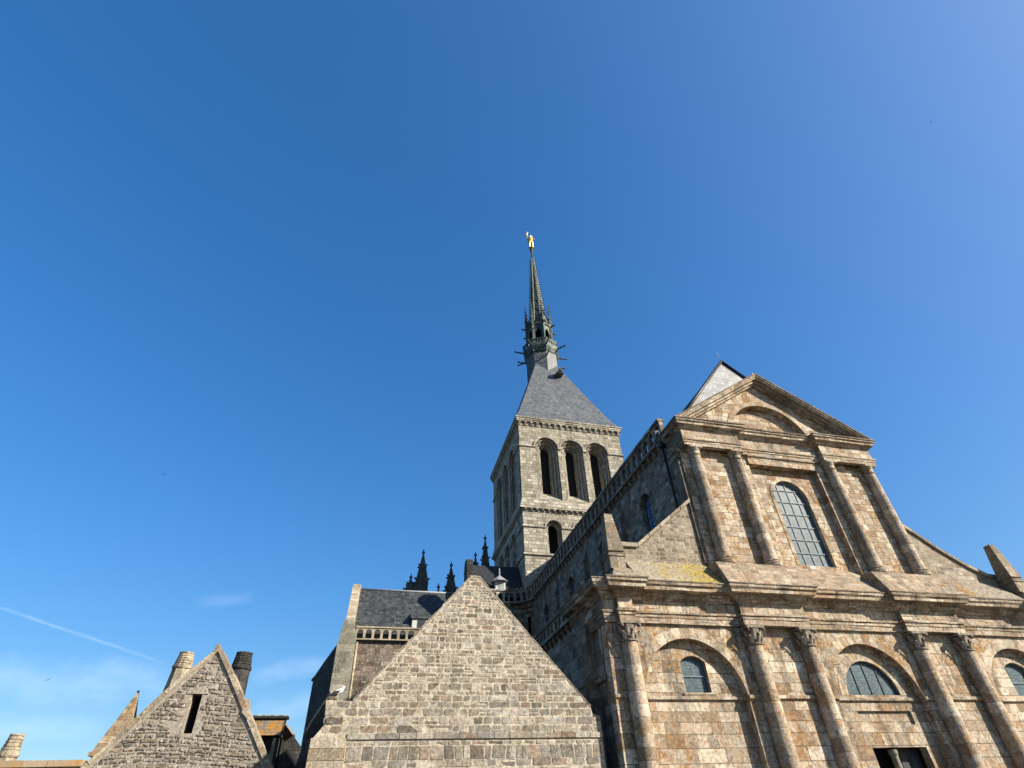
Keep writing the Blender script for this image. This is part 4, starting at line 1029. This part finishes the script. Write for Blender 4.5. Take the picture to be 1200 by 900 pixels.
stones(wl, [(-.312, 2.029), (-.312, 2.185), (8.24, 2.185), (8.24, 2.029)], gy, lambda z: .16, lambda z: .36, .04, .012)
x = -.26                                                      # a course of upright stones like flat arches
while x < 8.0:
    w_ = random.choice((.15, .18, .22, .26, .34, .48)); f = .05*math.sin(x*1.7)
    poly = [(x+.02, 1.665), (x+w_-.02, 1.665), (x+w_-.02+f, 2.02), (x+.02+f, 2.02)]; n = 4
    poly = [(px_+random.uniform(-.012, .012), pz_+random.uniform(-.012, .012)) for px_, pz_ in poly]
    wl.add([(p[0], gy+.02, p[1]) for p in poly]+[(p[0]*.96+.04*(x+w_/2), gy-.012, p[1]*.97+.03*1.84) for p in poly], [(i, (i+1) % n, n+(i+1) % n, n+i) for i in range(n)]+[(4, 5, 6, 7)], 0, random.random()); x += w_
stones(wl, [(-.312, GZ), (-.312, 1.654), (8.24, 1.654), (8.24, GZ)], gy, lambda z: random.choice((.16, .24, .30)), lambda z: random.uniform(.35, .95), .045, .012)
gw = part('gable_wall', wl, [M['rubble'], M['mortar']], gh)
sc_ = MB(); x = -.29
while x < 8.2:
    w_ = min(random.uniform(.4, .9), 8.25-x); sc_.prism([(0, 2.185), (-.05, 2.21), (-.05, 2.36), (0, 2.38)], x+.008, x+w_-.008, o=Vector((0, gy, 0)), U=Y3, N=X3, r=random.random()); x += w_
part('string_course', sc_, M['rubble'], gh)
rk = MB()
def rakestones(mb, p0, p1, th, y0, y1):
    L = math.hypot(p1[0]-p0[0], p1[1]-p0[1]); t_ = 0.0; dx, dz = (p1[0]-p0[0])/L, (p1[1]-p0[1])/L; nx, nz = (-dz, dx) if dx > 0 else (dz, -dx)
    while t_ < L:
        l_ = min(random.uniform(.18, .5), L-t_); h_ = th*random.uniform(.7, 1.25)
        a_ = (p0[0]+dx*(t_+.008), p0[1]+dz*(t_+.008)); b_ = (p0[0]+dx*(t_+l_-.008), p0[1]+dz*(t_+l_-.008))
        mb.prism([a_, b_, (b_[0]+nx*h_*.9, b_[1]+nz*h_*.9), ((a_[0]+b_[0])/2+nx*h_*1.05, (a_[1]+b_[1])/2+nz*h_*1.05), (a_[0]+nx*h_*.92, a_[1]+nz*h_*.92)], y0-random.uniform(0, .012), y1, r=random.random()); t_ += l_
rakestones(rk, (-.25, 3.27), (3.579, 7.50), .045, gy-.005, gy+.72); rakestones(rk, (3.891, 7.50), (7.928, 3.11), .045, gy-.005, gy+.72)
rakestones(rk, (3.52, 7.485), (3.95, 7.485), .06, gy-.008, gy+.73)
part('rake_stones', rk, M['rubble'], gh)
qn = MB(); z = GZ; i = 0
while z < 2.22:
    h = min(random.uniform(.26, .34), 2.26-z); qn.box(-1.37+random.uniform(-.015, .015), -.30+random.uniform(-.01, .02), gy-.10-random.uniform(0, .015), gy+.5, z+.008, z+h-.004, r=random.random()); z += h
part('corner_quoins', qn, M['coping'], gh)
part('roof', MB().prism([(-1.04, 2.081), (-.104, 2.705), (3.735, 6.971), (7.595, 2.705), (7.907, 2.081)], gy+.7, gy+1.4), M['slate'], gh)
bt = MB()
bt.hull([(-1.02, 21.328, GZ), (-2.601, 22.265, GZ), (-2.393, 23.513, GZ), (-.624, 22.785, GZ)], [(-1.061, 21.328, 3.558), (-1.561, 21.848, 2.622), (-1.353, 22.889, 2.601), (-.728, 22.473, 3.537)])
part('side_buttress', bt, M['soot_shade'], gh)  # its shade is put into the near-black colour
part('buttress_coping', MB().hull([(-1.04, 21.245, 3.558), (-1.685, 21.953, 2.518), (-1.477, 22.109, 2.518), (-.853, 21.536, 3.558)], [(-1.04, 21.245, 3.683), (-1.685, 21.953, 2.643), (-1.477, 22.109, 2.643), (-.853, 21.536, 3.683)]), M['coping'], gh)

# ------------------------------------------------------------------ annexe behind, with slate roof and parapet
ax = thing('slate_roofed_annexe', 'lower stone wing with grey slate roof and pierced parapet behind the pale gable', 'building', (3.3, 50.4, GZ))
part('wall', MB().box(-1.1, 8.3, 50.05, 50.7, GZ, 12.36), M['annex'], ax)
parapet('parapet', -1.15, 8.1, 50.0, 12.38, 13.46, X3, Y3, .72, .24, parent=ax, mat=M['quoin'], corb=0, rf_=.36, rail=.12, foot=.10)
arf = MB().prism([(50.6, 12.5), (50.6, 13.3), (53.6, 17.75), (56.6, 13.3), (56.6, 12.5)], -1.35, 8.25, U=Y3, N=X3)
aroof = part('roof', arf, M['slate_annex'], ax)
part('ridge_tiles', MB().tube([(-1.3, 53.6, 17.78), (8.2, 53.6, 17.78)], .10, 6), M['finial'], aroof)
part('gable_coping', MB().prism([(50.0, 12.5), (50.0, 13.85), (53.5, 18.2), (53.9, 18.2), (57, 13.6), (57, 12.5)], -2.12, -1.36, U=Y3, N=X3), M['quoin'], ax)
part('end_wall', MB().box(-2.1, -1.3, 50.6, 56.9, GZ, 12.6), M['annex'], ax)
part('buttress', MB().prism([(-2.50, GZ), (-2.48, 11.75), (-2.2, 13.7), (-1.5, 13.75), (-1.05, 12.45), (-1.03, GZ)], 49.1, 50.04), M['buttress'], ax)
part('drainpipe', MB().tube([(-.93, 49.9, 12.2), (-.93, 49.9, GZ)], .09, 8), M['quoin'], ax)
dmx = MB().box(3.55, 4.85, 50.85, 52.2, 13.4, 14.55)
dmo = part('dormer', dmx, M['white'], aroof)
part('dormer_roof', MB().prism([(50.7, 14.5), (50.7, 14.68), (52.6, 15.5), (52.6, 14.5)], 3.4, 5.0, U=Y3, N=X3), M['slate_annex'], dmo)
part('shutter', MB().box(4.05, 4.75, 50.80, 50.86, 13.5, 14.45), M['door'], dmo)
part('roof_hatch', MB().prism([(51.95, 15.2), (52.0, 15.65), (52.3, 15.75), (52.3, 15.2)], 1.05, 1.75, U=Y3, N=X3), M['slate_dark'], aroof)
ns = MB()
p0, p1 = Vector((-2.5, 49.45, 0)), Vector((-4.25, 54.2, 0)); dd = (p1-p0).normalized(); L = (p1-p0).length; nn = Vector((-dd.y, dd.x, 0))
ns.prism([(0, GZ), (0, 11.9), (L*.55, 11.1), (L, 10.35), (L, GZ)], -1.2, 0, o=p0, U=dd, N=nn)
ns.prism([(L-.15, 10.05), (L-.15, 10.35), (L+.35, 10.25), (L+.35, 10.1)], -1.3, .05, o=p0, U=dd, N=nn)
part('north_buttress', ns, M['soot_shade'], ax)  # near-black colour carries the shade of this turned-away face

# ------------------------------------------------------------------ old gable house on the left
ly = 24.0
lh = thing('old_gable_house', 'weathered lichened rubble gable with a narrow slit window and sloping copings', 'building', (-5.5, ly, GZ))
LG = [(-9.6, GZ), (-8.95, 1.2), (-8.35, 1.95), (-7.86, 2.55), (-7.30, 3.28), (-6.78, 3.98), (-6.18, 4.66), (-5.52, 5.38), (-4.88, 4.6), (-4.12, 3.5), (-3.72, 2.95), (-2.80, 1.62), (-1.0, -1.0), (-.6, GZ)]
SL = [(-5.90, 2.80), (-5.58, 2.80), (-5.60, 4.0), (-5.93, 4.0)]
wl = MB(); wl.prism(LG, ly, ly+.6, [SL], mi=1)
left_half = [(-9.6, GZ), (-8.35, 1.72), (-7.3, 3.1), (-6.2, 4.42), (-5.52, 5.15), (-5.5, GZ)]
cv = [(-9.05, .9), (-5.55, 5.27), (-5.50, 5.27), (-2.70, 1.3), (-2.45, .9)]
slh = [(-5.95, 2.74), (-5.53, 2.74), (-5.55, 4.04), (-5.98, 4.04)]
stones(wl, cv, ly, lambda z: random.choice((.10, .13, .17)), lambda z: random.uniform(.14, .34), .030, .026, holes=[slh], tilt=.12, proud=.034)
lw = part('gable_wall', wl, [M['leftstone'], M['leftmortar']], lh)
fr = MB(); fr.prism([(-6.12, 4.0), (-6.06, 4.19), (-5.7, 4.23), (-5.46, 4.18), (-5.40, 4.0)], ly-.03, ly+.2, r=.62)
part('slit_window', fr, M['leftstone'], lh)
part('opening', MB().box(-6.2, -5.3, ly+.5, ly+.58, 2.6, 4.2), M['dark'], lh)
def copingrun(mb, pts, y0, y1, th, seg):
    for (xa, za), (xb, zb) in zip(pts[:-1], pts[1:]):
        L = math.hypot(xb-xa, zb-za); n = max(1, round(L/seg)); nx, nz = -(zb-za)/L, (xb-xa)/L
        if nz < 0: nx, nz = -nx, -nz
        for i in range(n):
            f0, f1 = (i+.008)/n, (i+1-.008)/n; t_ = th*random.uniform(.9, 1.1); yy = y0-random.uniform(0, .03)
            a_ = (xa+(xb-xa)*f0, za+(zb-za)*f0); b_ = (xa+(xb-xa)*f1, za+(zb-za)*f1)
            mb.prism([a_, b_, (b_[0]+nx*t_, b_[1]+nz*t_), (a_[0]+nx*t_, a_[1]+nz*t_)], yy, y1, r=random.random())
cp = MB(); copingrun(cp, [p for p in LG[1:8]], ly-.05, ly+.75, .13, .8); part('coping', cp, M['coping'], lh)
cp = MB(); copingrun(cp, [(-5.50, 5.42)]+LG[8:13], ly-.06, ly+.85, .16, .75); part('coping', cp, M['coping'], lh)
part('apex_stone', MB().hull([(-5.66, ly-.07, 5.38), (-5.38, ly-.07, 5.38), (-5.34, ly+.6, 5.35), (-5.72, ly+.6, 5.35)], [(-5.58, ly-.1, 5.66), (-5.48, ly-.1, 5.66), (-5.48, ly+.4, 5.6), (-5.58, ly+.4, 5.6)]), M['coping'], lh)
part('kneeler', MB().hull([(-4.12, ly-.1, 3.42), (-3.86, ly-.1, 3.2), (-3.86, ly+.6, 3.2), (-4.12, ly+.6, 3.42)], [(-4.08, ly, 3.86), (-3.98, ly, 3.86), (-3.98, ly+.4, 3.8), (-4.08, ly+.4, 3.8)]), M['coping'], lh)
part('roof', MB().prism([(-8.9, .8), (-8.2, 1.5), (-6.2, 4.0), (-5.52, 4.7), (-4.9, 3.9), (-3.6, 2.1), (-1.9, -.4)], ly+.6, ly+1.2), M['slate'], lh)

def chimney(name, label, c, z0, zmid, ztop, r0, r1, r2_, mat):
    t = thing(name, label, 'chimney', (c[0], c[1], GZ), None)
    part('stack', MB().lathe([(r0, GZ), (r0, z0), (r1, zmid)], (c[0], c[1], 0), 8, smooth=False, a0=math.pi/8), mat, t)
    cap = MB(); z = zmid; n = 5; prof = [(r1*1.06, zmid-.02), (r1*1.12, zmid+.03), (r1*1.12, zmid+.10)]
    for i in range(n):
        za = zmid+.10+(ztop-zmid-.10)*i/n; zb = zmid+.10+(ztop-zmid-.10)*(i+1)/n; ra = r1*1.02+(r2_-r1*1.02)*i/n; rb = r1*1.02+(r2_-r1*1.02)*(i+1)/n
        prof += [(ra, za), (ra*1.0, zb-.03), (rb*.93, zb-.025), (rb*.93, zb)]
    prof += [(r2_*1.05, ztop), (r2_*1.05, ztop+.06), (r2_*.8, ztop+.06)]
    cap.lathe(prof, (c[0], c[1], 0), 14, smooth=False)
    part('cap', cap, mat, t)
chimney('chimney', 'pale banded stone chimney rising behind the left slope of the old gable', (-8.18, 30), 4.4, 6.0, 6.62, .52, .39, .30, M['quoin'])
chimney('chimney', 'black sooty stone chimney rising behind the right slope of the old gable', (-5.68, 30), 4.6, 6.0, 6.66, .50, .43, .35, M['soot_shade'])
chimney('chimney', 'short banded stone chimney behind the low wall at the far left', (-13.5, 30), 2.0, 2.75, 3.45, .36, .33, .24, M['quoin'])
tu = thing('pyramid_turret', 'slender stone pyramid spirelet with a ball finial left of the old gable', 'turret', (-9.8, 30.4, GZ))
part('body', MB().box(-10.5, -9.2, 30, 31.3, GZ, 2.72).box(-10.62, -9.08, 29.9, 31.4, 2.72, 2.88), M['turret'], tu)
part('pyramid', MB().hull([(-10.55, 29.95, 2.88), (-9.32, 29.95, 2.88), (-9.32, 31.0, 2.88), (-10.55, 31.0, 2.88)], [(-9.88, 30.6, 5.12), (-9.82, 30.6, 5.12), (-9.82, 30.7, 5.12), (-9.88, 30.7, 5.12)]), M['turret'], tu)
part('finial', MB().lathe([(.02, 5.08), (.022, 5.12), (.05, 5.14), (.06, 5.18), (.045, 5.22), (.008, 5.24)], (-9.85, 30.65, 0), 10), M['pipe'], tu)
lwall = thing('low_wall', 'low stone wall with orange lichen coping at the lower left', 'wall', (-10.5, 24.3, GZ))
part('masonry', MB().box(-16, -8.6, 24.1, 24.6, GZ, 1.92), M['quoin'], lwall)
cp = MB(); x = -16
while x < -8.7:
    w_ = min(random.uniform(.7, 1.1), -8.6-x); cp.box(x+.006, x+w_-.006, 24.0-random.uniform(0, .02), 24.7, 1.92, 2.10+random.uniform(-.008, .008), r=random.random()); x += w_
def lich():
    k = NT('orange_lichen_coping'); p = k.pos(); n2 = k.noise(p, 7, 6, .7)
    col = k.ramp(k.attr(), [(0, (.26, .2, .13)), (.5, (.38, .29, .19)), (1, (.32, .25, .17))])
    col = k.mix(k.math('MULTIPLY', k.ramp(k.noise(p, 1.6, 6, .7), [(.45, 0.0), (.58, 1.0)]), .8), col, (.42, .21, .05)); k.bump(n2, .6, .03)
    return k.out(col)
part('coping', cp, lich(), lwall)

# ------------------------------------------------------------------ small house with the orange roof
oh = thing('small_house', 'small dark stone house with orange lichen covered slates and white ridge tiles', 'building', (-3.6, 26.4, GZ))
part('wall', MB().box(-4.9, -2.92, 26.0, 28.2, GZ, 2.93), M['soot_shade'], oh)
part('roof', MB().hull([(-4.9, 25.75, 2.93), (-2.86, 25.75, 2.93), (-2.86, 28.4, 2.93), (-4.9, 28.4, 2.93)], [(-4.9, 26.35, 3.55), (-2.86, 26.35, 3.55), (-2.86, 26.6, 3.55), (-4.9, 26.6, 3.55)]), M['slate_lichen'], oh)
part('ridge_tiles', MB().box(-4.9, -2.74, 26.2, 26.7, 3.55, 3.63), M['soot_shade'], oh)
rt_ = MB()
for i in range(6): rt_.tube([(-4.7+i*.32, 26.4, 3.62), (-4.46+i*.32, 26.4, 3.64)], .06, 7)
part('ridge_mortar', rt_, M['coping'], oh)
part('bargeboard', MB().hull([(-2.86, 25.7, 2.86), (-2.80, 25.7, 2.86), (-2.80, 25.85, 2.86), (-2.86, 25.85, 2.86)], [(-2.86, 26.35, 3.56), (-2.80, 26.35, 3.56), (-2.80, 26.5, 3.56), (-2.86, 26.5, 3.56)]), M['pipe'], oh)
part('side_wall', MB().prism([(-2.84, GZ), (-2.84, 3.40), (-2.0, 2.55), (-1.2, 1.6), (-.6, GZ)], 26.6, 27.2), M['soot_shade'], oh)
cp = MB(); copingrun(cp, [(-2.84, 3.38), (-2.45, 3.0)], 26.4, 27.2, .06, .5); part('coping', cp, M['coping'], oh)
part('front_buttress', MB().hull([(-3.35, 25.55, GZ), (-2.98, 25.55, GZ), (-2.98, 26, GZ), (-3.35, 26, GZ)], [(-3.08, 25.75, 2.84), (-2.98, 25.75, 2.84), (-2.98, 26, 2.84), (-3.08, 26, 2.84)]), M['buttress'], oh)

# ------------------------------------------------------------------ birds
def gull():
    gx, gyy, gz = -.77, 20.80, 3.335
    t = thing('seagull', 'white and dark grey gull standing on the left shoulder of the pale gable', 'gull', (gx, gyy, gz-.04))
    bv = [(-.20, 0, .15), (-.10, 0, .19), (.02, 0, .22), (.10, 0, .27), (.145, 0, .35), (.19, 0, .385)]
    rd = [.025, .06, .075, .06, .042, .04]
    me = bpy.data.meshes.new('body'); me.from_pydata([(gx+x, gyy+y, gz+z) for x, y, z in bv], [(i, i+1) for i in range(5)], []); me.materials.append(M['feather_white'])
    b = bpy.data.objects.new('body', me); C.objects.link(b); b.parent = t; b.location = -ROOT[t.name]; ROOT[b.name] = O
    b.modifiers.new('skin', 'SKIN')
    for i, dta in enumerate(me.skin_vertices[0].data): dta.radius = (rd[i], rd[i]); dta.use_root = i == 2
    s = b.modifiers.new('sub', 'SUBSURF'); s.levels = s.render_levels = 2
    for sy in (-1, 1):
        part('wing', MB().hull([(gx+.08, gyy+sy*.085, gz+.26), (gx-.04, gyy+sy*.10, gz+.12), (gx-.34, gyy+sy*.03, gz+.08), (gx-.12, gyy+sy*.075, gz+.23)], [(gx+.08, gyy+sy*.065, gz+.26), (gx-.04, gyy+sy*.07, gz+.12), (gx-.34, gyy+sy*.0, gz+.08), (gx-.12, gyy+sy*.04, gz+.24)]), M['feather_dark'], t)
    part('beak', MB().tube([(gx+.225, gyy, gz+.385), (gx+.30, gyy, gz+.37)], [.018, .006], 6), M['beak'], t)
    for sy in (-1, 1): part('leg', MB().tube([(gx, gyy+sy*.03, gz+.14), (gx+.01, gyy+sy*.03, gz-.04)], .009, 5).box(gx-.01, gx+.06, gyy+sy*.03-.02, gyy+sy*.03+.02, gz-.045, gz-.03), M['beak'], t)
gull()
def flyer(p, sc_, bank, label):
    c = Vector(p); mb = MB()
    rot = Matrix.Rotation(bank, 3, 'Y')
    def q(x, y, z): return c+rot@Vector((x, y, z))*sc_
    mb.hull([q(-.04, -.22, 0), q(.04, -.22, 0), q(.05, .2, 0), q(-.05, .2, 0)], [q(-.02, -.16, .06), (q(.02, -.16, .06)), q(.03, .16, .05), q(-.03, .16, .05)])
    for sx in (-1, 1):
        mb.hull([q(sx*.03, -.10, .03), q(sx*.30, -.16, .16), q(sx*.62, .02, .10), q(sx*.30, .02, .15), q(sx*.03, .10, .03)], [q(sx*.03, -.10, .05), q(sx*.30, -.16, .175), q(sx*.62, .02, .11), q(sx*.30, .02, .165), q(sx*.03, .10, .05)])
    solo('bird', mb, M['feather_dark'], label, 'bird', group='birds in flight')
flyer((-14.4, 35.1, 18.44), .24, .3, 'tiny dark bird flying in open sky left of the tower')
flyer((-23.0, 51.8, 9.48), .30, -.4, 'tiny dark bird flying low near the horizon cloud streak')
flyer((54.2, 15.3, 59.3), .24, .2, 'tiny bird speck high in the bright sky at upper right')
